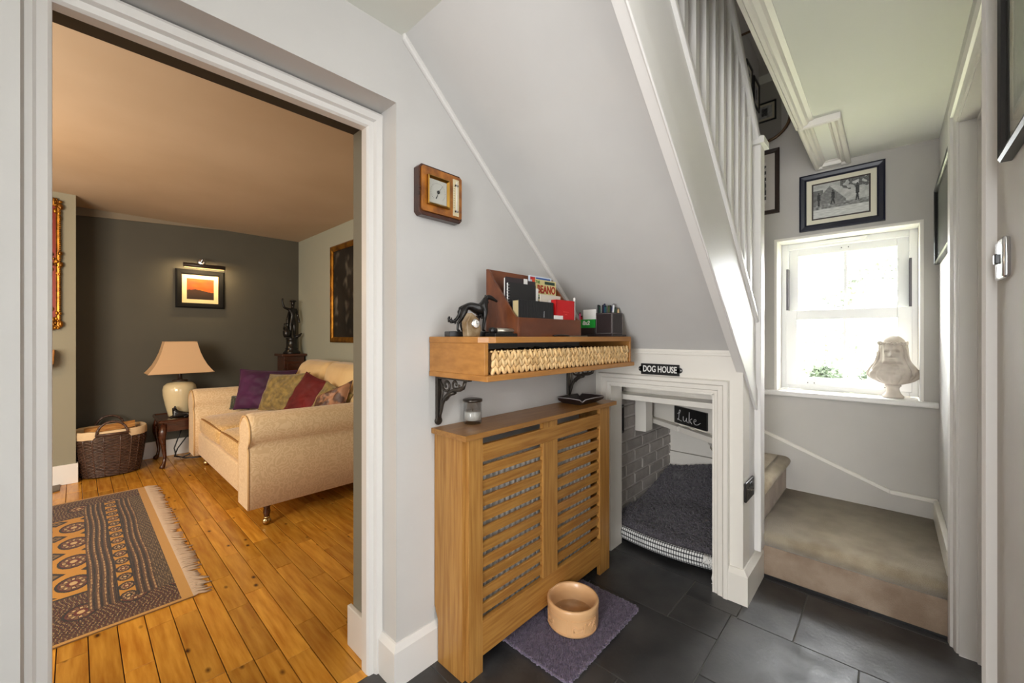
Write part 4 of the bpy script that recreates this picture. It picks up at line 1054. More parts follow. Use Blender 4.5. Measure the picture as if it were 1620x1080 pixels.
for s_ in stk:
    pts = []
    for i in range(len(s_) - 1):
        for f_ in (0, .33, .66): pts.append((s_[i][0] * (1 - f_) + s_[i + 1][0] * f_, s_[i][1] * (1 - f_) + s_[i + 1][1] * f_))
    pts.append(s_[-1])
    sm_ = [pts[0]] + [((pts[i - 1][0] + pts[i][0] + pts[i + 1][0]) / 3, (pts[i - 1][1] + pts[i][1] + pts[i + 1][1]) / 3) for i in range(1, len(pts) - 1)] + [pts[-1]]
    ch.tube([pA + nb_ * .0107 + dirb * (.03 + .19 * a) + Vector((0, 0, .668 + .085 * b)) for a, b in sm_], .0016, 5)
ch.build('chalk_writing', M('chalk', (206, 204, 204), .9), cbd)

m_fleece = M('grey_fleece', (84, 78, 86), .95, col2=(62, 58, 66), scale=40, bump=.9, bscale=190, sheen=.4)
bd = thing('dog_bed', 'dog bed with a gingham base under a charcoal fleece blanket in the dog house', 'dog bed', (2.6, .9, 0))
def bedx(y):   # front edge of the bed bulges towards the opening
    s = (y - .62) / .58
    return 2.155 + .04 * (2 * s - 1) ** 2
def bedh(x, y):
    s = max(0, min(1, (x - 2.16) / .88))
    return .105 + .085 * s + .075 * max(0, s - .55) * 2 + .025 * math.sin(y * 7 + 1.5) * s + .025 * n3(x * 4, y * 4)
gx, gy = 150, 110
vs = []; fs = []
for i in range(gx + 1):
    for j in range(gy + 1):
        y = .56 + .655 * j / gy; s = i / gx
        xf = bedx(y); x = xf + (3.07 - xf) * s
        z = bedh(x, y)
        if s < .05: z -= (1 - s / .05) ** 2 * .042
        z += .010 * n3(x * 55, y * 55, 1) + .006 * n3(x * 110, y * 110, 5)
        if s < .03: x += .006 * n3(y * 60, 3)
        vs.append((x, y, z))
for i in range(gx):
    for j in range(gy):
        a = i * (gy + 1) + j; fs.append((a, a + 1, a + gy + 2, a + gy + 1))
MB().add(vs, fs, True).build('fleece_blanket', m_fleece, bd)
cl_ = MB(); rr = random.Random(11)
for i in range(2600):
    y = rr.uniform(.57, 1.2); s = rr.random() ** 1.6; xf = bedx(y); x = xf + (3.05 - xf) * s
    z = bedh(x, y) - ((1 - s / .05) ** 2 * .042 if s < .05 else 0)
    cl_.ball((x, y, z + .003), rr.uniform(.005, .009), 5, 3, rr.uniform(.7, 1.3), rr.uniform(.7, 1.3), .75)
cl_.build('fleece_curls', m_fleece, bd, kind='stuff', fix=False)
nyg = 150; nzg = 14
rows = []
for k in range(nzg + 1):
    a = PI * k / nzg
    for j in range(nyg + 1):
        y = .58 + .62 * j / nyg
        rows.append((bedx(y) - .004 - .022 * math.sin(a), y, .062 - .036 * math.cos(a)))
fs = [(k * (nyg + 1) + j, k * (nyg + 1) + j + 1, (k + 1) * (nyg + 1) + j + 1, (k + 1) * (nyg + 1) + j) for k in range(nzg) for j in range(nyg)]
gb = MB().add(rows, fs, True); gb.build('gingham_base', None, bd)
go = bpy.data.objects['gingham_base']; me = go.data
C = np.ones((len(fs), 4))
for q in range(len(fs)):
    k, j = divmod(q, nyg)
    c = (lin((226, 226, 224)), lin((96, 96, 98)), lin((24, 24, 26)))[(j % 3 == 0) + (k % 3 == 0)] if True else 0
    C[q, :3] = c
at = me.color_attributes.new('print', 'FLOAT_COLOR', 'CORNER'); at.data.foreach_set('color', np.repeat(C, 4, 0).ravel())
me.materials.append(vcol('gingham_cloth', .8))
B(2.19, 3.05, .60, 1.20, .0, .05).build('mattress_core', m_black, bd, bevel=.01)
tw = MB(); rr = random.Random(4)
for i in range(26):
    y = .625 + rr.uniform(0, .06); x = bedx(y) - .028
    p = [(x + .012, y + rr.uniform(-.01, .01), .098)]
    for k in range(4): p.append((x - .002 * k + rr.uniform(-.004, .004), p[-1][1] + rr.uniform(-.012, .010), .088 - k * rr.uniform(.006, .014)))
    tw.tube(p, .0022, 4)
tw.tube([(2.125, .635, .07), (2.117, .633, .045), (2.112, .636, .02), (2.105, .628, .004), (2.10, .634, .003)], .002, 5)
tag(tw.build('frayed_stuffing', m_paper, bd), 'white frayed threads at the bed edge'); bpy.data.objects['frayed_stuffing']['kind'] = 'stuff'

# ---- bowl and mat
mt = thing('chenille_mat', 'purple-grey chenille mat on the slate floor under the bowl', 'mat', (1.42, .97, 0))
m_chen = M('purple_grey_chenille', (116, 101, 124), .95, col2=(78, 68, 90), scale=60, bump=.8, bscale=220, sheen=.4, rnd=0)
def rrect(x0, x1, y0, y1, r, n=6):
    P_ = []
    for cx_, cy_, a0 in ((x1 - r, y0 + r, -PI / 2), (x1 - r, y1 - r, 0), (x0 + r, y1 - r, PI / 2), (x0 + r, y0 + r, PI)):
        for i in range(n + 1):
            a = a0 + PI / 2 * i / n; P_.append((cx_ + r * math.cos(a), cy_ + r * math.sin(a)))
    return P_
MB().prism(rrect(1.150, 1.688, .806, 1.150, .03), 'z', .001, .007).build('backing', m_chen, mt)
tf = MB(); rr = random.Random(9)
nx_, ny_ = 84, 52
for i in range(nx_):
    for j in range(ny_):
        x = 1.156 + .526 * i / (nx_ - 1) + rr.uniform(-.003, .003); y = .812 + .335 * j / (ny_ - 1) + rr.uniform(-.003, .003)
        r = rr.uniform(.0042, .0066)
        a = rr.uniform(0, PI); dx, dy = math.cos(a) * r * .9, math.sin(a) * r * .9
        tf.add([(x - dx, y - dy, .006), (x + dy * .8, y - dx * .8, .006), (x + dx, y + dy, .006), (x - dy * .8, y + dx * .8, .006), (x + rr.uniform(-.002, .002), y + rr.uniform(-.002, .002), .0095 + r)],
               [(0, 1, 4), (1, 2, 4), (2, 3, 4), (3, 0, 4)], True)
tf.build('tufts', m_chen, mt, kind='stuff', fix=False)
bp = rrect(1.150, 1.688, .806, 1.150, .03)
ef = MB(); rr = random.Random(21)
for (xa, ya), (xb, yb) in zip(bp, bp[1:] + bp[:1]):
    n_ = max(1, int(math.hypot(xb - xa, yb - ya) / .0055))
    for i in range(n_):
        for q in range(2):
            x = xa + (xb - xa) * i / n_ + rr.uniform(-.003, .003); y = ya + (yb - ya) * i / n_ + rr.uniform(-.003, .003)
            ef.ball((x, y, rr.uniform(.0045, .009)), rr.uniform(.0042, .0062), 5, 3, 1, 1, .8)
ef.build('shaggy_edge', m_chen, mt, kind='stuff', fix=False)

m_clay = M('cane_stoneware', (220, 174, 126), .35, col2=(212, 164, 116), scale=6, coat=.25, bump=.02)
bc = (1.412, .968, .0135)
bwl = thing('dog_bowl', 'tan stoneware dog bowl with embossed letters standing on the mat', 'bowl', bc)
R_ = .1045
MB().lathe([(.0001, 0), (R_ - .004, 0), (R_ - .001, .006), (R_, .02), (R_, .074), (R_ + .0015, .080), (R_ + .0025, .098), (R_, .104), (R_ - .006, .1055), (R_ - .0115, .100), (R_ - .014, .07), (R_ - .018, .030), (R_ - .03, .018), (.0001, .016)], bc, 56).build('bowl_body', m_clay, bwl)
MB().lathe([(R_ - .0185, .034), (R_ - .0185, .036)], bc, 40).build('water', glass('water', (252, 248, 240), .02), bwl)
# embossed panels and figures on the outside, wrapped round the wall of the bowl
def wrap(mb, a0):
    mb.v = [(bc[0] + (R_ + v[2]) * math.cos(a0 + v[0] / R_), bc[1] + (R_ + v[2]) * math.sin(a0 + v[0] / R_), bc[2] + v[1]) for v in mb.v]
    return mb
aface = math.atan2(-.968, -1.412)
def subdiv_box(x0, x1, y0, y1, z0, z1, n=10):
    m = MB()
    for i in range(n): m.box(x0 + (x1 - x0) * i / n, x0 + (x1 - x0) * (i + 1) / n, y0, y1, z0, z1)
    return m
for a0, txt in ((aface + .48, 'MA'), (aface - .75, '')):
    w_ = .058
    fr = MB()
    for (x0, x1, y0, y1) in ((-w_, w_, .066, .069), (-w_, w_, .010, .013), (-w_, -w_ + .003, .010, .069), (w_ - .003, w_, .010, .069)):
        q = subdiv_box(x0, x1, y0, y1, -.002, .0016, 12 if x1 - x0 > .01 else 1); fr.add(q.v, q.f)
    wrap(fr, a0).build('embossed_border', m_clay, bwl)
    if txt: tx = text_mesh(txt, .046, .0012, .0008, sx=1.0, shear=.15); tx.v = [(v[0] + (.026 if txt == 'MA' else 0), v[1] + .039, v[2] + .001) for v in tx.v]
    if txt: wrap(tx, a0).build('embossed_letters', m_clay, bwl)
    if True:
        bn = MB().tube([(-.046, .026, .001), (-.048, .038, .001), (-.044, .046, .001), (-.036, .045, .001), (-.030, .036, .001), (-.020, .042, .001), (-.012, .046, .001), (-.008, .040, .001), (-.014, .030, .001), (-.026, .027, .001), (-.038, .024, .001), (-.046, .026, .001)], .0022, 6)
        wrap(bn, a0).build('embossed_bone', m_clay, bwl)

# ================================================================== STAIR WALL AND RIGHT WALL PICTURES
def walkers(s, t):
    g = 178 + 26 * n3(s * 7, t * 7) + 14 * n3(s * 26, t * 26)
    if t < .26: g = 200 + 26 * n3(s * 10, t * 34)
    elif t < .40: g = 132 + 60 * n3(s * 18, t * 22, 2)
    elif t < .90 - abs(s - .31) * 1.5 and s < .60: g = 122 + 22 * n3(s * 20, t * 20)
    elif s < .19 and t < .82: g = 104 + 20 * n3(s * 20, t * 12)
    if t > .70 and s > .50 and n3(s * 12, t * 12, 4) + (t - .85) > -.02: g = 96 + 40 * n3(s * 40, t * 40)
    for fx, base, hgt, ln in ((.11, .36, .40, .15), (.37, .36, .42, .5), (.80, .36, .50, .3)):
        u = (s - fx) * 1.7; v = (t - base) / hgt; h = False
        if .40 < v < .84: h = abs(u - .01 * ln) < .052 * (1 - .9 * abs(v - .68) ** 1.5) * (1.15 if v < .55 else 1)
        elif 0 < v <= .40: h = min(abs(u - (.40 - v) * .30 * ln), abs(u + (.40 - v) * .34 * ln)) < .017 + .03 * v
        elif .84 <= v < 1: h = (u / .026) ** 2 + ((v - .92) / .075) ** 2 < 1
        if h: g = 58 + 26 * n3(s * 24, t * 24, 8)
    return (g, g, g * .98)
wall_b = (-YP, ZP, -XP)
picture('framed_photograph', 'black framed monochrome street photograph hanging above the window', (3.11, .4165, 1.8525), *wall_b, .398, .345, .036, .022, m_bluebk, .034, walkers, (270, 200), inner=(.008, m_bkbrown))
def arches(s, t):
    g = 205
    if .02 < s < .99 and .06 < t < .92:
        g = 70 + 120 * (math.sin(t * 40) > .1) * (n3(s * 6, t * 6) > -.2) + 30 * n3(s * 20, t * 20)
    return (g, g * .98, g * .95)
picture('framed_photograph', 'brown framed portrait photograph half hidden behind the newel post', (3.11, .80, 2.003), *wall_b, .277, .42, .026, .02, m_bkbrown, .05, arches, (40, 60), mmount=M('pale_mount', (196, 190, 182), .8))
def dusk(s, t): 
    g = 70 + 50 * n3(s * 3, t * 3) + 60 * t
    return (g * .9, g, g * .85)
wall_r = (XP, ZP, YP)
picture('framed_print', 'narrow black framed print on the right wall beside the window', (2.36, -.19, 1.575), *wall_r, .71, .39, .016, .022, m_black, .0, dusk, (60, 40), glazed=True)
picture('framed_print', 'black framed print high on the near right wall, cut by the picture edge', (.93, -.19, 1.572), *wall_r, .42, .60, .022, .022, m_black, .06, dusk, (40, 60), inner=(.01, m_chrome), glazed=True)
sw = thing('light_switch', 'polished chrome light switch on the right wall near the camera', 'switch', (1.41, -.19, 1.37))
MB().rbox(1.366, 1.456, -.1905, -.178, 1.328, 1.418, .006, 3, 2).build('plate', m_chrome, sw)
B(1.402, 1.42, -.180, -.171, 1.362, 1.384).build('rocker', m_black, sw, bevel=.002)

# mirror on the upper part of the window wall: rounded rectangle, bronze rim
mr_ = thing('round_cornered_mirror', 'large bronze rimmed mirror with rounded corners on the stair wall', 'mirror', (3.11, .82, 2.9))
mp_ = [(-y, z) for y, z in []]
pts = rrect(-1.16, -.462, 2.478, 3.25, .14, 8)
MB().prism([(p[0] * -1, p[1]) for p in pts], 'x', 3.090, 3.108).build('backing', m_dark, mr_)
gl = MB(); k = [(3.0885, -p[0], p[1]) for p in pts]; gl.add(k, [tuple(range(len(k)))]); gl.build('mirror_glass', m_mirror, mr_)
MB().tube([(3.092, -p[0], p[1]) for p in pts + pts[:2]], .0095, 8, cap=False).build('rim', M('bronze_rim', (96, 74, 54), .35, metal=.6), mr_)
# small frames on the upstairs wall above the stair, seen in that mirror
wall_l = (XP, ZP, -YP)
def bw1(s, t):
    g = 190 + 40 * n3(s * 5, t * 5)
    if .3 < s < .7 and .2 < t < .8: g = 90 + 60 * n3(s * 9, t * 9)
    return (g, g, g)
picture('small_frame', 'black small frame high on the upstairs wall, seen left in the mirror', (.52, 1.245, 4.13), *wall_l, .28, .34, .035, .02, m_black, .04, bw1, (16, 20))
picture('small_frame', 'black small frame high on the upstairs wall, seen right in the mirror', (.16, 1.245, 4.08), *wall_l, .29, .36, .035, .02, m_black, .04, bw1, (16, 20))
picture('small_frame', 'black portrait frame lowest on the upstairs wall, seen in the mirror', (.34, 1.245, 3.62), *wall_l, .28, .40, .035, .02, m_black, .05, bw1, (16, 20))
picture('landing_picture', 'dark framed landscape print on the landing end wall, seen in the mirror', (-.32, 1.13, 4.16), YP, ZP, XP, .28, .27, .022, .02, m_black, .03, bw1, (20, 16))
lc = struct('trim_landing_door')
MB().box(-.32, -.295, 1.00, 1.07, 2.52, 4.5).box(-.32, -.295, .42, .49, 2.52, 4.5).box(-.32, -.295, .42, 1.07, 4.5, 4.57).build('casing', m_white, lc)

# ---- veiled bust on the sill
bs = thing('veiled_bust', 'white marble bust of a veiled woman with a wreath on the window sill', 'bust', (3.165, -.012, .853))
m_marble = M('aged_marble', (206, 196, 184), .55, col2=(184, 172, 158), scale=9, bump=.08, bscale=40)
MB().lathe([(.044, 0), (.047, .006), (.046, .012), (.036, .022), (.029, .038), (.027, .052), (.030, .062), (.036, .066), (.036, .072), (.02, .078)], (3.165, -.012, .853), 28).build('socle', m_marble, bs)
KB = [(.070, .020, .018, 0), (.078, .044, .034, 0), (.088, .068, .045, 0), (.098, .086, .052, 0), (.112, .101, .058, 0), (.127, .107, .060, 0), (.150, .104, .060, .001), (.165, .096, .058, .002), (.178, .0885, .056, .004), (.192, .080, .054, .006), (.206, .0735, .053, .008), (.220, .069, .053, .010), (.240, .0655, .055, .011), (.260, .063, .057, .011), (.280, .0605, .058, .010), (.298, .058, .058, .009), (.314, .054, .055, .007), (.328, .047, .048, .005), (.340, .036, .037, .004), (.350, .020, .021, .003), (.3545, .0006, .0006, .002)]
vs = []; fs = []; nb = 120; rowsN = 110
zs_ = [KB[0][0] + (KB[-1][0] - KB[0][0]) * (i / rowsN) for i in range(rowsN + 1)]
def ki(z):
    for a, b in zip(KB[:-1], KB[1:]):
        if z <= b[0] + 1e-9:
            f_ = (z - a[0]) / (b[0] - a[0]); return [a[q] + (b[q] - a[q]) * f_ for q in (1, 2, 3)]
    return KB[-1][1:]
ga = lambda q, s: math.exp(-(q / s) ** 2)
for z in zs_:
    w_, d_, ox = ki(z)
    for k in range(nb):
        a = 2 * PI * k / nb; th = (a + PI) % (2 * PI) - PI      # th = 0 faces the room
        f_ = 1.0
        face = ga(th, .75)
        hd2 = 1 / (1 + math.exp(-(z - .2) / .008)); top = 1 / (1 + math.exp((z - .305) / .006))
        fold = .050 * math.sin(11 * th + 14 * (z - .15) * (1 if th > 0 else -1)) + .034 * math.sin(19 * th + 3 * math.sin(z * 22)) + .012 * math.sin(33 * th + z * 30)
        f_ += fold * (1 - .88 * face * hd2) * top * (1.0 if z > .085 else .4)
        # swag of cloth across the chest
        f_ += .032 * math.sin((z - .11) * 210 + 2.6 * th * th + 1.3 * th) * ga(th, 1.3) * ga(z - .150, .040)
        x = math.cos(a) * d_ * f_; y = math.sin(a) * w_ * f_
        # face under the veil
        fx = 0
        fx += .019 * ga(th, .13) * ga(z - .242, .010) + .011 * ga(th, .12) * ga(z - .256, .012)
        fx += .004 * ga(th, .55) * ga(z - .274, .010)
        fx -= .014 * (ga(th - .33, .17) + ga(th + .33, .17)) * ga(z - .261, .008)
        fx += .008 * ga(th, .22) * ga(z - .223, .006) - .006 * ga(th, .25) * ga(z - .229, .003)
        fx += .007 * ga(th, .30) * ga(z - .211, .009)
        fx -= .018 * ga(th, .55) * ga(z - .192, .010)
        fx -= .020 * (ga(th - .85, .20) + ga(th + .85, .20)) * ga(z - .235, .040)
        x += fx
        vs.append((x + ox, y, z))
for i in range(rowsN):
    for k in range(nb):
        fs.append((i * nb + k, i * nb + (k + 1) % nb, (i + 1) * nb + (k + 1) % nb, (i + 1) * nb + k))
rb = PI - .10
def torot(b): 
    c, s = math.cos(rb), math.sin(rb)
    b.v = [(3.165 + v[0] * c - v[1] * s, -.012 + v[0] * s + v[1] * c, .853 + v[2]) for v in b.v]; return b
torot(MB().add(vs, fs, True)).build('veiled_figure', m_marble, bs)
wr = MB(); rr = random.Random(8)
for i in range(64):
    a = 2 * PI * i / 64
    for q in range(2):
        wr.ball((.008 + .059 * math.cos(a) + rr.uniform(-.003, .003), .060 * math.sin(a), .308 + .006 * math.cos(a) * 0 + rr.uniform(-.006, .006)), rr.uniform(.004, .0065), 6, 4)
torot(wr).build('flower_wreath', m_marble, bs, kind='stuff')

# ================================================================== LIVING ROOM
def rugfn(x0, x1, y0, y1):
    gold, dk, cr, rd, tan_ = (190, 132, 40), (32, 21, 15), (196, 164, 112), (96, 32, 20), (192, 144, 74)
    def lat(a, b, c1, c2, c3):
        k = math.sin(a * 380 + 2.0 * math.sin(b * 190)) * math.sin(b * 300); return cr if k > .80 else (c1 if k > .25 else (c3 if k < -.55 else c2))
    def med(u, v, lx, ly):   # medallion with cream ring
        q = (u / lx) ** 2 + (v / ly) ** 2
        if q > 1: return None
        if q > .70: return dk
        if q > .58: return rd if lx > .04 else dk
        if q > .16:
            a = math.atan2(v / ly, u / lx); k = math.cos(8 * a)
            if .22 < q < .44 and k > .35: return cr
            return (66, 30, 20) if k > -.4 else (120, 84, 50)
        return cr if q < .05 else rd
    def f(s, t):
        x = x0 + (x1 - x0) * s; y = y0 + (y1 - y0) * t
        e = x1 - x; d = min(y - y0, y1 - y)
        x += .004 * n3(x * 9, y * 9)
        if e < .042 or d < .016: return tan_
        wob = .004 * math.sin(y * 9)
        if d < .43 or (e < .335):
            if d > .40 and e > .335: return dk if d < .415 else gold
            if e < .335 and d > .20:
                ee = e + wob
                if ee < .10: return lat(e, y, (96, 72, 48), dk, (120, 92, 60))
                if ee < .175 or .235 < ee < .335:
                    st = int(ee * 210) % 5
                    if st == 0: return dk
                    if st == 2: return cr if int(y * 170) % 2 else rd
                    return (96, 66, 40) if st == 3 else (64, 42, 28)
                k = int(y / .105); v = (y / .105 - k - .5) * .105
                m = med(e - .205, v, .030, .043)
                if m: return (m if k % 2 else (m if m != rd else dk))
                return gold if abs(e - .205) < .028 else dk
            # side borders: fine lattice with a row of guls
            if .15 < d < .30:
                k = int((x + 5) / .17); u = ((x + 5) / .17 - k - .5) * .17
                m = med(u, d - .22, .055, .07)
                if m: return m
            return lat(x + .3 * math.sin(y * 40) * .02, y, (112, 78, 44), dk if d > .06 else (60, 42, 30), rd)
        # field of guls
        gy_ = y - 2.89; gx_ = x + .008
        ky = round(gy_ / .28); kx = round(gx_ / .15)
        m = med(gx_ - kx * .15, gy_ - ky * .28, .062, .088)
        if m: return m
        ky2 = math.floor(gy_ / .28) + .5; kx2 = math.floor(gx_ / .15) + .5
        u, v = gx_ - kx2 * .15, gy_ - ky2 * .28
        q = abs(u) / .05 + abs(v) / .055
        if q < 1: return dk if q > .55 or q < .2 else (120, 90, 50)
        return gold
    return f
rug = thing('bokhara_rug', 'gold and dark brown patterned wool rug with a fringed end on the floorboards', 'rug', (-.6, 3.34, 0))
m_rug = vcol('rug_pile', .95, bump=.7, bscale=420, sheen=.15, spec=.1)
B(-1.6, .372, 2.346, 4.332, .0005, .0065).build('backing', M('rug_back', (128, 92, 52), .95), rug, bevel=.002)
printed('pile', rugfn(-.55, .372, 2.346, 4.332), .922, 1.986, 300, 560, (-.55, 2.346, .0072), XP, YP, rug, m_rug)
printed('pile', rugfn(-1.6, .372, 2.346, 4.332), 1.05, 1.986, 60, 120, (-1.6, 2.346, .0072), XP, YP, rug, m_rug)
fg = MB(); rr = random.Random(12)
for i in range(150):
    y = 2.352 + 1.97 * i / 149; L_ = rr.uniform(.05, .085) + .02 * n3(y * 3, 1); dy = .035 * n3(y * 5, 7) + rr.uniform(-.010, .010) - .012
    fg.tube([(.37, y, .006), (.37 + L_ * .3, y + dy * .1 + rr.uniform(-.003, .003), .010), (.37 + L_ * .65, y + dy * .7 + rr.uniform(-.004, .004), .007), (.372 + L_, y + dy, .0045)], [.0048, .0040, .0046, .0030], 5)
fg.build('fringe', M('fringe_wool', (186, 162, 138), .95), rug, kind='stuff')

# ---- sofa
m_dam = M('cream_damask', (216, 184, 138), .75, sheen=.3, bump=.12, bscale=200)
def damask(m, ca, cb):
    nt = m.node_tree; N = nt.nodes; L = nt.links; p = N['Principled BSDF']
    tc = N.new('ShaderNodeTexCoord')
    nz = N.new('ShaderNodeTexNoise'); nz.inputs['Scale'].default_value = 9; nz.inputs['Detail'].default_value = 1
    L.new(tc.outputs['Object'], nz.inputs['Vector'])
    sb_ = N.new('ShaderNodeVectorMath'); sb_.operation = 'SCALE'; sb_.inputs['Scale'].default_value = .10; L.new(nz.outputs['Color'], sb_.inputs[0])
    ad = N.new('ShaderNodeVectorMath'); ad.operation = 'ADD'; L.new(tc.outputs['Object'], ad.inputs[0]); L.new(sb_.outputs[0], ad.inputs[1])
    vo = N.new('ShaderNodeTexVoronoi'); vo.feature = 'SMOOTH_F1'; vo.inputs['Scale'].default_value = 30; vo.inputs['Smoothness'].default_value = .3; L.new(ad.outputs[0], vo.inputs['Vector'])
    wv = N.new('ShaderNodeMath'); wv.operation = 'SINE'; ml = N.new('ShaderNodeMath'); ml.operation = 'MULTIPLY'; ml.inputs[1].default_value = 16
    L.new(vo.outputs['Distance'], ml.inputs[0]); L.new(ml.outputs[0], wv.inputs[0])
    rp = N.new('ShaderNodeValToRGB'); rp.color_ramp.elements[0].position = .45; rp.color_ramp.elements[1].position = .62
    rp.color_ramp.elements[0].color = (*lin(ca), 1); rp.color_ramp.elements[1].color = (*lin(cb), 1)
    mr = N.new('ShaderNodeMapRange'); mr.inputs['From Min'].default_value = -1; L.new(wv.outputs[0], mr.inputs['Value']); L.new(mr.outputs[0], rp.inputs[0])
    L.new(rp.outputs[0], p.inputs['Base Color'])
damask(m_dam, (214, 184, 142), (225, 198, 158))
m_seat = M('worn_gold_damask', (202, 158, 92), .8, sheen=.3, bump=.12, bscale=200); damask(m_seat, (198, 158, 98), (218, 182, 124))
m_cushb = M('plain_cream_chenille', (222, 192, 140), .85, col2=(210, 176, 122), scale=5, sheen=.3, bump=.15, bscale=160)
sf = thing('two_seat_sofa', 'cream damask two seat sofa with rolled arms against the sage wall', 'sofa', (1.28, 3.79, 0))
SX0, SX1, SY0, SY1 = .745, 1.84, 2.84, 4.74
MB().rbox(SX0, SX1, SY0 + .02, SY1 - .02, .145, .34, .015, 3, 3).build('seat_base', m_dam, sf)
def arm(yo, s):   # s=+1: outer side towards -y
    prof = []
    yi = yo + s * .225
    prof = [(yo + s * .012, .14), (yo + s * .012, .50)]
    c = (yo + s * .09, .615)
    for i in range(19):
        a = math.radians(232 - i * 262 / 18)
        prof.append((c[0] + s * .112 * math.cos(a) , c[1] + .105 * math.sin(a)))
    prof += [(yi, .52), (yi, .14)]
    # rounded front: stack of slices from the front face backwards, the front ones drawn in
    cx_, cz_ = yo + s * .11, .40
    xs = [(SX0 - .035, .93), (SX0 - .028, .97), (SX0 - .012, .995), (SX0 + .01, 1), (SX0 + .3, 1), (SX1 - .25, 1), (SX1 - .05, .985)]
    vs = []; fs = []; n = len(prof)
    for x, k in xs:
        dip = -.02 * max(0, (x - SX0) / 1.1)
        vs += [(x, cx_ + (p[0] - cx_) * k, .14 + (cz_ - .14 + (p[1] - cz_)) * (1 if p[1] < .2 else k) + (dip if p[1] > .45 else 0)) for p in prof]
    for i in range(len(xs) - 1):
        for j in range(n): fs.append((i * n + j, i * n + (j + 1) % n, (i + 1) * n + (j + 1) % n, (i + 1) * n + j))
    b = MB().add(vs, fs, True); b.add(vs[:n], [tuple(range(n))[::-1]]); b.add(vs[-n:], [tuple(range(n))])
    o = b.build('arm', m_dam, sf)
    pipe = MB().tube([(SX0 - .030, cx_ + (p[0] - cx_) * .975, .14 + (p[1] - .14) * .975) for p in prof], .006, 6)
    pipe.build('piping', M('damask_piping', (206, 170, 120), .8), o)
arm(SY0, 1); arm(SY1, -1)
def puff(k, sag=0.0):
    def f_(p, q):
        if q.z > .3: p.z += k * (1 - q.x ** 2) * (1 - q.y ** 2)
        if abs(q.z) < 1.1: p.z += .006 * n3(p.x * 5, p.y * 5)
        p.x -= .018 * (1 - q.y ** 2) * (q.x < -.6)
        return p
    return f_
for y0, y1 in ((3.068, 3.785), (3.795, 4.512)):
    c_ = MB().rbox(SX0 + .005, 1.56, y0, y1, .335, .485, .055, 4, 8, puff(.045)).build('seat_cushion', m_seat, sf)
    pts_ = [(SX0 + .022 - .018 * (1 - (2 * (y - y0) / (y1 - y0) - 1) ** 2), y, .462 + .020 * (1 - (2 * (y - y0) / (y1 - y0) - 1) ** 2)) for y in [y0 + .02 + (y1 - y0 - .04) * i / 14 for i in range(15)]]
    MB().tube(pts_, .006, 6).build('piping', M('seat_piping', (150, 106, 54), .8), c_)
MB().rbox(1.62, SX1, SY0 + .10, SY1 - .10, .145, .86, .07, 4, 6).build('back', m_dam, sf)
for y0, y1 in ((3.06, 3.78), (3.79, 4.52)):
    def bf(p, q, y0=y0, y1=y1):
        u = (q.z + 1) / 2
        p.x += .10 * u - .05 * (1 - q.z ** 2) * (1 - q.y ** 2) * (q.x < 0)
        # shoulders slope in towards the top
        ym = (y0 + y1) / 2; outer = 1 if y1 > 4.3 else -1
        if u > .45 and (p.y - ym) * outer > 0: p.y = ym + (p.y - ym) * (1 - .42 * (u - .45) / .55)
        return p
    MB().rbox(1.46, 1.66, y0, y1, .46, .965, .065, 4, 8, bf).build('back_cushion', m_cushb, sf)
for x, y in ((.83, 2.91), (.83, 4.66), (1.76, 2.91), (1.76, 4.66)):
    l_ = MB().lathe([(.026, .148), (.030, .135), (.018, .11), (.022, .085), (.016, .06), (.014, .05)][::-1], (x, y, 0), 14).build('leg', m_mahog, sf)
    MB().lathe([(.018, .046), (.018, .054), (.010, .058)], (x, y, 0), 12).tube([(x, y - .008, .024), (x, y + .008, .024)], .024, 14).build('castor', m_brass if x > 1 else M('brass_castor', (196, 168, 120), .25, metal=1), l_)

def cushion(name, label, bl, br, tr, tl, th, mat, n=26, wr=.019, seed=0, group='scatter cushions on the sofa'):
    bl, br, tr, tl = (Vector(p) for p in (bl, br, tr, tl)); ctr = (bl + br + tr + tl) / 4
    nrm = (br - bl).cross(tl - bl).normalized()
    t = thing(name, label, 'cushion', tuple((bl + br) / 2), group)
    vs = []; fs = []
    for side in (1, -1):
        for i in range(n + 1):
            for j in range(n + 1):
                s, q = i / n, j / n; a, b = 2 * s - 1, 2 * q - 1
                pinch = .075
                s2 = .5 + (s - .5) * (1 - pinch * (1 - b * b)); q2 = .5 + (q - .5) * (1 - pinch * (1 - a * a))
                p = bl * (1 - s2) * (1 - q2) + br * s2 * (1 - q2) + tr * s2 * q2 + tl * (1 - s2) * q2
                h_ = th * (max(0, 1 - a ** 4) * max(0, 1 - b ** 4)) ** .6
                w_ = wr * (n3(a * 2.2 + seed, b * 2.2) + .5 * n3(a * 5, b * 5 + seed, 2)) * (1 - a ** 6) * (1 - b ** 6)
                vs.append(p + nrm * side * (h_ + w_))
    m_ = (n + 1) ** 2
    for sd in (0, 1):
        for i in range(n):
            for j in range(n):
                a = sd * m_ + i * (n + 1) + j; fs.append((a, a + 1, a + n + 2, a + n + 1))
    MB().add(vs, fs, True).build('cover', mat, t)
    ed = []
    for k in range(4 * n):
        i, j = (k, 0) if k < n else ((n, k - n) if k < 2 * n else ((3 * n - k, n) if k < 3 * n else (0, 4 * n - k)))
        ed.append(vs[i * (n + 1) + j])
    MB().tube(ed + ed[:1], .004, 5, cap=False).build('seam', mat, t)
    return t
m_purple = M('purple_velvet', (68, 8, 64), .7, col2=(46, 5, 44), scale=6, sheen=.08)
m_gold = M('olive_gold_brocade', (146, 124, 66), .7, col2=(100, 84, 44), scale=26, detail=6, sheen=.3, bump=.2, bscale=80)
m_redv = M('dark_red_velvet', (108, 4, 8), .75, col2=(86, 3, 6), scale=4, sheen=.05)
m_green = M('dark_green_velvet', (44, 50, 34), .7, sheen=.4)
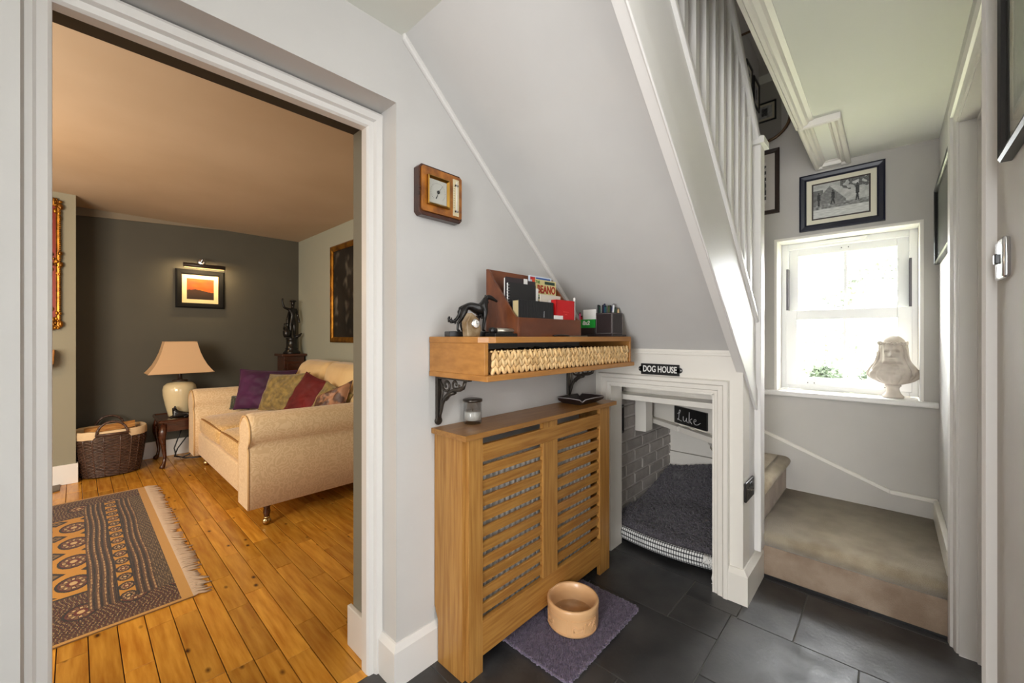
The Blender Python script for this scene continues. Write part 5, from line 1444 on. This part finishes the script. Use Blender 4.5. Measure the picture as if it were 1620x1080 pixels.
m_brownp = M('brown_patterned_silk', (168, 122, 92), .5, col2=(84, 56, 44), scale=11, detail=3, lo=.45, hi=.55)
cushion('scatter_cushion', 'small dark green cushion lying at the far end of the seat behind the purple one', (.98, 4.52, .52), (1.12, 4.44, .51), (1.12, 4.50, .63), (1.00, 4.55, .64), .05, m_green, seed=3)
cushion('scatter_cushion', 'purple velvet cushion leaning at the far end of the sofa', (.99, 4.44, .525), (1.23, 4.17, .525), (1.48, 4.24, .87), (1.08, 4.58, .885), .055, m_purple, seed=1)
cushion('scatter_cushion', 'olive gold brocade cushion between the purple and the red cushion', (1.135, 4.23, .525), (1.27, 3.93, .525), (1.44, 3.83, .875), (1.26, 4.31, .84), .055, m_gold, seed=5)
cushion('scatter_cushion', 'plain dark red velvet cushion in the middle of the sofa', (1.235, 3.925, .525), (1.36, 3.55, .53), (1.50, 3.52, .80), (1.40, 3.80, .885), .06, m_redv, seed=9)
cushion('scatter_cushion', 'olive brocade cushion half hidden behind the brown patterned one', (1.26, 3.50, .525), (1.40, 3.16, .53), (1.50, 3.12, .74), (1.42, 3.42, .83), .05, m_gold, seed=13)
cushion('scatter_cushion', 'brown and cream patterned cushion behind the near sofa arm', (1.22, 3.30, .54), (1.40, 3.09, .56), (1.50, 3.13, .85), (1.32, 3.36, .72), .05, m_brownp, seed=17, wr=.016)

# ---- side table, lamp, little dog, cable
tbl = thing('side_table', 'dark mahogany side table with cabriole legs between basket and sofa', 'side table', (.72, 5.03, 0))
TX0, TX1, TY0, TY1 = .520, .905, 4.81, 5.27
MB().prism(rrect(TX0 - .012, TX1 + .012, TY0 - .012, TY1 + .012, .03, 4), 'z', .414, .432).build('top', m_mahog, tbl, bevel=.004)
MB().sweep(rrect(TX0 - .008, TX1 + .008, TY0 - .008, TY1 + .008, .03, 4), [(0, .43), (.004, .436), (.0, .44), (-.012, .436), (-.016, .43)], (0, 0, 0), XP, YP, ZP, closed=True).build('top_rim', m_mahog, tbl)
ap = MB().box(TX0 + .015, TX1 - .015, TY0 + .010, TY0 + .026, .330, .414).box(TX0 + .015, TX1 - .015, TY1 - .026, TY1 - .010, .330, .414).box(TX0 + .010, TX0 + .026, TY0 + .010, TY1 - .010, .330, .414).box(TX1 - .026, TX1 - .010, TY0 + .010, TY1 - .010, .330, .414)
ap.build('apron', m_mahog, tbl)
for x, sx in ((TX0 + .03, -1), (TX1 - .03, 1)):
    for y, sy in ((TY0 + .03, -1), (TY1 - .03, 1)):
        path = [(x, y, .40), (x + sx * .014, y + sy * .014, .33), (x + sx * .016, y + sy * .016, .27), (x + sx * .004, y + sy * .004, .18), (x - sx * .004, y - sy * .004, .10), (x + sx * .004, y + sy * .004, .045), (x + sx * .016, y + sy * .016, .02), (x + sx * .02, y + sy * .02, .004)]
        MB().tube(path, [.026, .030, .026, .017, .013, .014, .022, .020], 10).build('leg', m_mahog, tbl)
lp = thing('table_lamp', 'cream ceramic table lamp with a square flared shade on the side table', 'lamp', (.685, 5.02, .436))
m_cer = M('cream_ceramic', (212, 196, 158), .18, coat=.4)
MB().lathe([(.075, 0), (.088, .006), (.092, .03), (.112, .12), (.128, .21), (.130, .26), (.122, .295), (.098, .318), (.055, .326), (.045, .335)], (.685, 5.02, .436), 32).build('lamp_base', m_cer, lp)
MB().lathe([(.05, .330), (.062, .334), (.062, .345), (.02, .350), (.016, .40), (.016, .45)], (.685, 5.02, .436), 20).build('lamp_neck', m_bkbrown, lp)
m_shade = M('pleated_cream_shade', (206, 170, 130), .8, bump=.1, bscale=120, bstretch=(1, 1, .1))
prof = [(.245, .855), (.222, .885), (.196, .925), (.168, .985), (.145, 1.05), (.128, 1.12), (.122, 1.148)]
vs = []; fs = []
sq = [(-1, -1), (1, -1), (1, 1), (-1, 1)]
nn = 40
for r, z in prof:
    for k in range(nn):
        e_, f_ = divmod(k, 10); a, b = Vector(sq[e_]), Vector(sq[(e_ + 1) % 4]); p = a.lerp(b, f_ / 10)
        rr_ = r * (1 - .02 * (1 - (2 * f_ / 10 - 1) ** 2))
        vs.append((.685 + p.x * rr_, 5.02 + p.y * rr_ * .62, z))
for i in range(len(prof) - 1):
    for k in range(nn): fs.append((i * nn + k, i * nn + (k + 1) % nn, (i + 1) * nn + (k + 1) % nn, (i + 1) * nn + k))
so_ = MB().add(vs, fs, False).build('lamp_shade', m_shade, lp); sm = so_.modifiers.new('thick', 'SOLIDIFY'); sm.thickness = .003
MB().tube([Vector(v) for v in vs[:nn]] + [Vector(vs[0])], .004, 6, cap=False).build('shade_trim', m_shade, so_)
MB().tube([Vector(v) for v in vs[-nn:]] + [Vector(vs[-nn])], .004, 6, cap=False).build('shade_trim', m_shade, so_)
kd = thing('little_dog_ornament', 'small black lying dog ornament on the side table before the lamp', 'ornament', (.66, 4.855, .437))
x0_, y0_, z0_ = .655, 4.865, .440
q = lambda x, y, z, r: (x0_ + x, y0_ + y, z0_ + z, r)
skin({'chest': q(-.02, 0, .04, .028), 'belly': q(.03, 0, .03, .026), 'rump': q(.075, 0, .028, .028), 'tail': q(.13, .01, .014, .009), 'neck': q(-.03, -.002, .068, .020), 'head': q(-.032, -.006, .094, .020), 'muz': q(-.045, -.02, .088, .010),
      'fl': q(-.035, -.018, .02, .012), 'flp': q(-.065, -.028, .009, .010), 'fr': q(-.03, .018, .02, .012), 'frp': q(-.06, .022, .009, .010), 'hl': q(.07, -.03, .018, .016), 'hlp': q(.03, -.036, .009, .010)},
     [('chest', 'belly'), ('belly', 'rump'), ('rump', 'tail'), ('chest', 'neck'), ('neck', 'head'), ('head', 'muz'), ('chest', 'fl'), ('fl', 'flp'), ('chest', 'fr'), ('fr', 'frp'), ('rump', 'hl'), ('hl', 'hlp')]).build('dog_body', m_bronze, kd)
er = MB()
for s in (-1, 1): er.ball((x0_ - .026, y0_ - .006 + s * .016, z0_ + .10), .011, 8, 6, .7, .5, 1.2)
er.build('ears', m_bronze, kd)
cbk = MB().tube([(.74, 5.18, .33), (.70, 5.17, .22), (.66, 5.16, .10), (.67, 5.12, .03), (.73, 5.05, .012), (.84, 5.0, .01), (.95, 5.03, .008)], .006, 6)
cbk.tube([(.82, 5.20, .33), (.78, 5.19, .22), (.69, 5.18, .09), (.66, 5.15, .02), (.72, 5.10, .012), (.80, 5.08, .05), (.93, 5.1, .05)], .006, 6)
co_ = cbk.build('lamp_cable', m_black, None, kind='thing', loc=(.74, 5.1, .01)); tag(co_, 'black looping cables hanging under the side table to the floor', 'cable')

# ---- log basket
lb = thing('log_basket', 'dark wicker log basket with a cream cloth liner in the alcove corner', 'basket', (.21, 5.03, 0))
m_wick = M('dark_wicker', (58, 38, 30), .45, col2=(88, 62, 48), scale=40, coat=.15)
bcx, bcy = .212, 5.03
def orad(z, a):   # oval wall of the basket
    k = .80 + .20 * min(1, z / .30) ** .7
    ca, sa = math.cos(a), math.sin(a)
    ex = .226 * k * (abs(ca) ** .8) * (1 if ca >= 0 else -1); ey = .185 * k * (abs(sa) ** .8) * (1 if sa >= 0 else -1)
    return ex, ey
wk = MB(); NS = 120; NR = 30
for r in range(NR):
    z = .016 + r * .0118; pts = []
    for i in range(NS + 1):
        a = 2 * PI * i / NS; ex, ey = orad(z, a); w_ = 1 + .013 * math.sin(a * 20 + PI * r)
        pts.append((bcx + ex * w_, bcy + ey * w_, z))
    wk.tube(pts, .0058, 5, cap=False)
wk.build('wicker_weave', m_wick, lb, kind='stuff', fix=False)
for k in range(20):
    a = 2 * PI * (k + .5) / 20
    pts = [(bcx + orad(z, a)[0] * 1.004, bcy + orad(z, a)[1] * 1.004, z) for z in (.008, .1, .2, .3, .366)]
    MB().tube(pts, .0065, 5).build('wicker_stake', m_wick, lb)
vs = []; fs = []
for z, k in ((.005, .0), (.005, 1)):
    for i in range(40):
        a = 2 * PI * i / 40; ex, ey = orad(.01, a); vs.append((bcx + ex * k * .97, bcy + ey * k * .97, z))
MB().add(vs, [(i, (i + 1) % 40, 40 + (i + 1) % 40, 40 + i) for i in range(40)]).build('basket_floor', m_wick, lb)
liner = []; NL = 72
sec = [(.94, .10, 0), (.965, .34, 0), (.985, .385, 0), (1.01, .402, 0), (1.035, .395, 1), (1.045, .37, 1), (1.04, .335, 1)]
for k, z, o in sec:
    for i in range(NL):
        a = 2 * PI * i / NL; ex, ey = orad(min(z, .37), a); j = 1 + .012 * n3(a * 4, z * 20)
        notch = .0
        da = abs((a - 1.5 * PI + PI) % (2 * PI) - PI)
        if o and da < .42: notch = .028
        liner.append((bcx + ex * k * j, bcy + ey * k * j, z + (notch if z < .36 else 0) + .006 * n3(a * 3, 2)))
fs = [(i * NL + k, i * NL + (k + 1) % NL, (i + 1) * NL + (k + 1) % NL, (i + 1) * NL + k) for i in range(len(sec) - 1) for k in range(NL)]
MB().add(liner, fs, True).build('cloth_liner', M('cream_calico', (216, 190, 152), .85, bump=.2, bscale=60), lb)
for sy in (-1, 1):
    y = bcy + sy * .196
    pts = [(bcx + .095 * math.cos(a), y - sy * .01 * math.sin(a), .372 + .105 * math.sin(a)) for a in [PI * i / 16 for i in range(17)]]
    hb = MB().tube(pts, .009, 7)
    for i in range(36):
        a = PI * i / 35; hb.ball((bcx + .095 * math.cos(a) + .007 * math.cos(i * 1.9), y - sy * .01 * math.sin(a) + .007 * math.sin(i * 1.9), .372 + .105 * math.sin(a)), .0065, 5, 4)
    hb.tube([(bcx - .10, y, .372), (bcx + .10, y, .372)], .011, 7)
    hb.build('handle', m_wick, lb)
m_log = M('split_log', (196, 142, 74), .8, col2=(152, 98, 46), scale=8, stretch=(2, 10, 10), detail=6)
m_barkd = M('log_bark', (104, 74, 44), .9, col2=(74, 50, 32), scale=12, bump=.5, bscale=40)
for lbl, c, L_, r, rz, tl in (('pale split log lying at the front of the log basket', (.22, 4.945, .35), .30, .050, .08, .03), ('split log lying on top at the back of the log basket', (.21, 5.08, .385), .32, .05, -.05, .10), ('bark-covered log deep in the middle of the log basket', (.20, 5.01, .285), .30, .055, .1, 0),
                              ('short log at the left end of the basket under the liner edge', (.115, 4.99, .345), .12, .042, 1.2, .1)):
    t = thing('firewood_log', lbl, 'log', c, 'logs in the basket')
    pf = [(r * math.cos(a) * (1 + .06 * math.sin(3 * a)), r * math.sin(a)) for a in [PI * i / 8 for i in range(9)]]
    cz, sz = math.cos(rz), math.sin(rz)
    def rot(b): 
        b.v = [(c[0] + v[0] * cz - v[1] * sz, c[1] + v[0] * sz + v[1] * cz, c[2] + v[2] + v[0] * tl - r * .3) for v in b.v]; return b
    rot(MB().prism(pf[:], 'x', -L_ / 2, L_ / 2)).build('split_wood', m_log, t)
    pb = pf + [(p[0] * .86, p[1] * .86) for p in pf[::-1]]
    rot(MB().prism([(p[0] * 1.06, -p[1] * .35 - .0) for p in pf[1:-1]], 'x', -L_ / 2 * .99, L_ / 2 * .99)).build('bark', m_barkd, t)

# ---- statue on its pedestal in the corner
pdst = thing('corner_pedestal', 'dark wooden pedestal cabinet in the far corner behind the sofa', 'pedestal', (1.73, 5.19, 0))
B(1.625, 1.845, 5.075, 5.305, 0, .97).build('body', m_mahog, pdst, bevel=.004)
B(1.595, 1.862, 5.045, 5.318, .97, .998).build('top', m_mahog, pdst, bevel=.005)
B(1.612, 1.855, 5.062, 5.312, .0, .07).build('plinth', m_mahog, pdst, bevel=.004)
MB().sweep([(1.655, .12), (1.815, .12), (1.815, .90), (1.655, .90)], [(0, 0), (0, .006), (-.014, .002), (-.014, 0)], (0, 5.075, 0), XP, ZP, -YP, closed=True).build('panel_moulding', m_mahog, pdst)
stu = thing('bronze_statue', 'dark bronze statue of a youth with a raised arm on the corner pedestal', 'statue', (1.73, 5.16, .998))
sx_, sy_, sz_ = 1.735, 5.16, .998
MB().lathe([(.088, 0), (.092, .012), (.078, .03), (.066, .045), (.064, .055), (.072, .062), (.060, .07), (.058, .16), (.066, .175), (.058, .185), (.0001, .187)], (sx_, sy_, sz_), 20).build('round_base', m_bronze, stu)
q = lambda x, y, z, r: (sx_ + x, sy_ + y, sz_ + z, r)
skin({'pelvis': q(.005, 0, .385, .028), 'waist': q(.008, 0, .435, .025), 'chest': q(.008, 0, .495, .033), 'neck': q(.012, 0, .548, .014), 'head': q(.012, -.006, .595, .026), 'crown': q(.014, -.004, .622, .020),
      'hl': q(-.012, 0, .36, .025), 'kl': q(-.016, -.012, .275, .018), 'al': q(-.012, .0, .20, .011), 'tl': q(-.014, -.03, .19, .010), 'hr': q(.024, 0, .36, .025), 'kr': q(.028, -.006, .275, .018), 'ar': q(.03, .008, .20, .011), 'tr': q(.032, -.02, .19, .010),
      'sl': q(-.03, 0, .522, .018), 'el': q(-.085, -.01, .535, .013), 'wl': q(-.108, -.01, .61, .010), 'hl2': q(-.102, -.012, .645, .009),
      'sr': q(.046, 0, .518, .018), 'er': q(.068, .01, .455, .014), 'wr': q(.075, -.01, .39, .010), 'hr2': q(.08, -.015, .36, .009)},
     [('pelvis', 'waist'), ('waist', 'chest'), ('chest', 'neck'), ('neck', 'head'), ('head', 'crown'), ('pelvis', 'hl'), ('hl', 'kl'), ('kl', 'al'), ('al', 'tl'), ('pelvis', 'hr'), ('hr', 'kr'), ('kr', 'ar'), ('ar', 'tr'),
      ('chest', 'sl'), ('sl', 'el'), ('el', 'wl'), ('wl', 'hl2'), ('chest', 'sr'), ('sr', 'er'), ('er', 'wr'), ('wr', 'hr2')]).build('figure', m_bronze, stu)
MB().ball((sx_ + .012, sy_ - .004, sz_ + .618), .030, 12, 6, 1.25, 1.25, .5).build('hat', m_bronze, stu)
MB().tube([(sx_ - .02, sy_ + .02, sz_ + .50), (sx_ - .04, sy_ + .01, sz_ + .40), (sx_ - .045, sy_ + .005, sz_ + .33), (sx_ - .035, sy_, sz_ + .27)], [.012, .02, .018, .01], 8).build('drapery', m_bronze, stu)
cr = MB().lathe([(.03, .19), (.04, .22), (.042, .26), (.026, .29), (.018, .30), (.02, .315), (.012, .32)], (sx_ - .058, sy_ - .01, sz_), 12)
cr.tube([(sx_ - .09, sy_ - .01, sz_ + .28), (sx_ - .082, sy_ - .01, sz_ + .35), (sx_ - .05, sy_ - .01, sz_ + .352)], .008, 6)
cr.build('jar_prop', m_bronze, stu)
MB().tube([(sx_ + .03, sy_ - .02, sz_ + .19), (sx_ + .075, sy_ - .03, sz_ + .215), (sx_ + .10, sy_ - .03, sz_ + .24)], [.022, .016, .006], 8).build('anvil_prop', m_bronze, stu)

# ---- pictures of the living room
def sunset(s, t):
    if t < .42 + .06 * math.sin(s * 5) + .03 * n3(s * 8, 1): return (46 + 30 * t, 30 + 16 * t, 22)
    k = (t - .42) / .58
    return (170 - 40 * n3(s * 4, t * 6) - 40 * k, 80 + 20 * n3(s * 3, t * 7, 3) - 14 * k, 18 + 16 * n3(s * 3, t * 5, 5))
picture('sunset_picture', 'black framed sunset landscape with a cream mount under the picture light', (.69, 5.33, 1.497), XP, ZP, -YP, .412, .398, .052, .03, M('matt_black_frame', (13, 13, 13), .75, spec=.2), .042, sunset, (70, 56), mmount=M('cream_mount', (234, 208, 158), .8))
pl_ = thing('picture_light', 'dark metal picture light bar fixed above the sunset picture', 'picture light', (.90, 5.33, 1.95))
MB().tube([(.735, 5.195, 1.925), (1.085, 5.195, 1.925)], .022, 16).build('light_bar', m_bkbrown, pl_)
lt = MB().box(.745, 1.075, 5.186, 5.204, 1.9015, 1.9045); lt.build('lamp_strip', emit('warm_strip', (255, 206, 130), 1.2), pl_)
k_ = MB().ball((.905, 5.325, 1.985), .034, 16, 10, 1, .45, 1); k_.build('wall_rose', m_chrome, pl_)
MB().tube([(.905, 5.31, 1.99), (.905, 5.25, 2.005), (.905, 5.205, 1.985), (.905, 5.197, 1.945)], .008, 8).build('swan_arm', m_chrome, pl_)
area('picture_light_lamp', (.91, 5.20, 1.90), (0.85, 0, 0), .34, .03, 3.4, (1, .72, .38))
def moonlit(s, t):
    g = 26 + 18 * n3(s * 3, t * 3) + 110 * max(0, n3(s * 6, t * 9, 5) + .5 * n3(s * 14, t * 16, 7) - .16)
    return (g, g * .94, g * .84)
picture('gilt_painting', 'gilt framed dark painting on the sage wall above the sofa', (1.87, 4.36, 1.138), -YP, ZP, -XP, .86, 1.008, .055, .035, M('gilt_wood', (176, 124, 40), .32, metal=.75, col2=(120, 76, 22), scale=12), 0, moonlit, (60, 70))
gm = thing('gilt_mirror', 'ornate gilt frame with a red inner band on the chimney breast', 'mirror', (-.45, 4.9, 1.78))
MB().sweep([(-.82, 1.27), (-.083, 1.27), (-.083, 2.293), (-.82, 2.293)], [(0, .002), (0, .022), (-.008, .032), (-.018, .03), (-.024, .02), (-.05, .018), (-.056, .028), (-.07, .026), (-.078, .010), (-.078, .002)], (0, 4.9, 0), XP, ZP, -YP, closed=True).build('frame', m_gilt, gm)
MB().sweep([(-.82, 1.27), (-.083, 1.27), (-.083, 2.293), (-.82, 2.293)], [(-.026, .018), (-.026, .023), (-.049, .023), (-.049, .018)], (0, 4.9, 0), XP, ZP, -YP, closed=True).build('red_band', M('bole_red', (120, 34, 18), .4, metal=.3), gm)
og_ = MB(); rr = random.Random(6)
for (ax, az) in [(-.083, z) for z in (1.30, 1.78, 2.26)] + [(-.45, 1.28), (-.45, 2.28)]:
    for i in range(26):
        dx, dz = (rr.uniform(-.075, .002), rr.gauss(0, .05)) if ax == -.083 else (rr.gauss(0, .07), rr.uniform(-.0, .05) * (1 if az < 1.5 else -1))
        og_.ball((ax + dx, 4.872 + rr.uniform(-.006, .006), min(2.295, max(1.268, az + dz))), rr.uniform(.007, .015), 7, 5, 1, .8, rr.uniform(.8, 1.9))
for i in range(60): og_.ball((-.086, 4.868, 1.29 + i * .0168), .006, 6, 4)
og_.build('carved_ornament', m_gilt, gm, kind='stuff')
B(-.75, -.155, 4.888, 4.898, 1.34, 2.22).build('mirror_glass', m_mirror, gm)
mb_ = thing('mantel_beam', 'orange oak mantel beam end on the chimney breast below the gilt frame', 'mantel', (-.7, 4.83, .96))
MB().prism([(-1.3, .955), (-.142, .955), (-.118, .985), (-.112, 1.095), (-1.3, 1.095)], 'y', 4.78, 4.899).build('beam', m_shelf, mb_, bevel=.006)
hr = thing('hearth_slab', 'dark stone hearth slab edge on the floor before the chimney breast', 'hearth', (-.6, 4.79, 0))
MB().prism([(-1.2, 4.66), (-.145, 4.66), (-.125, 4.70), (-.085, 4.72), (-.085, 4.883), (-1.2, 4.883)], 'z', 0, .012).build('slab', M('hearth_stone', (104, 92, 76), .5, col2=(84, 74, 62), scale=8), hr, bevel=.002)
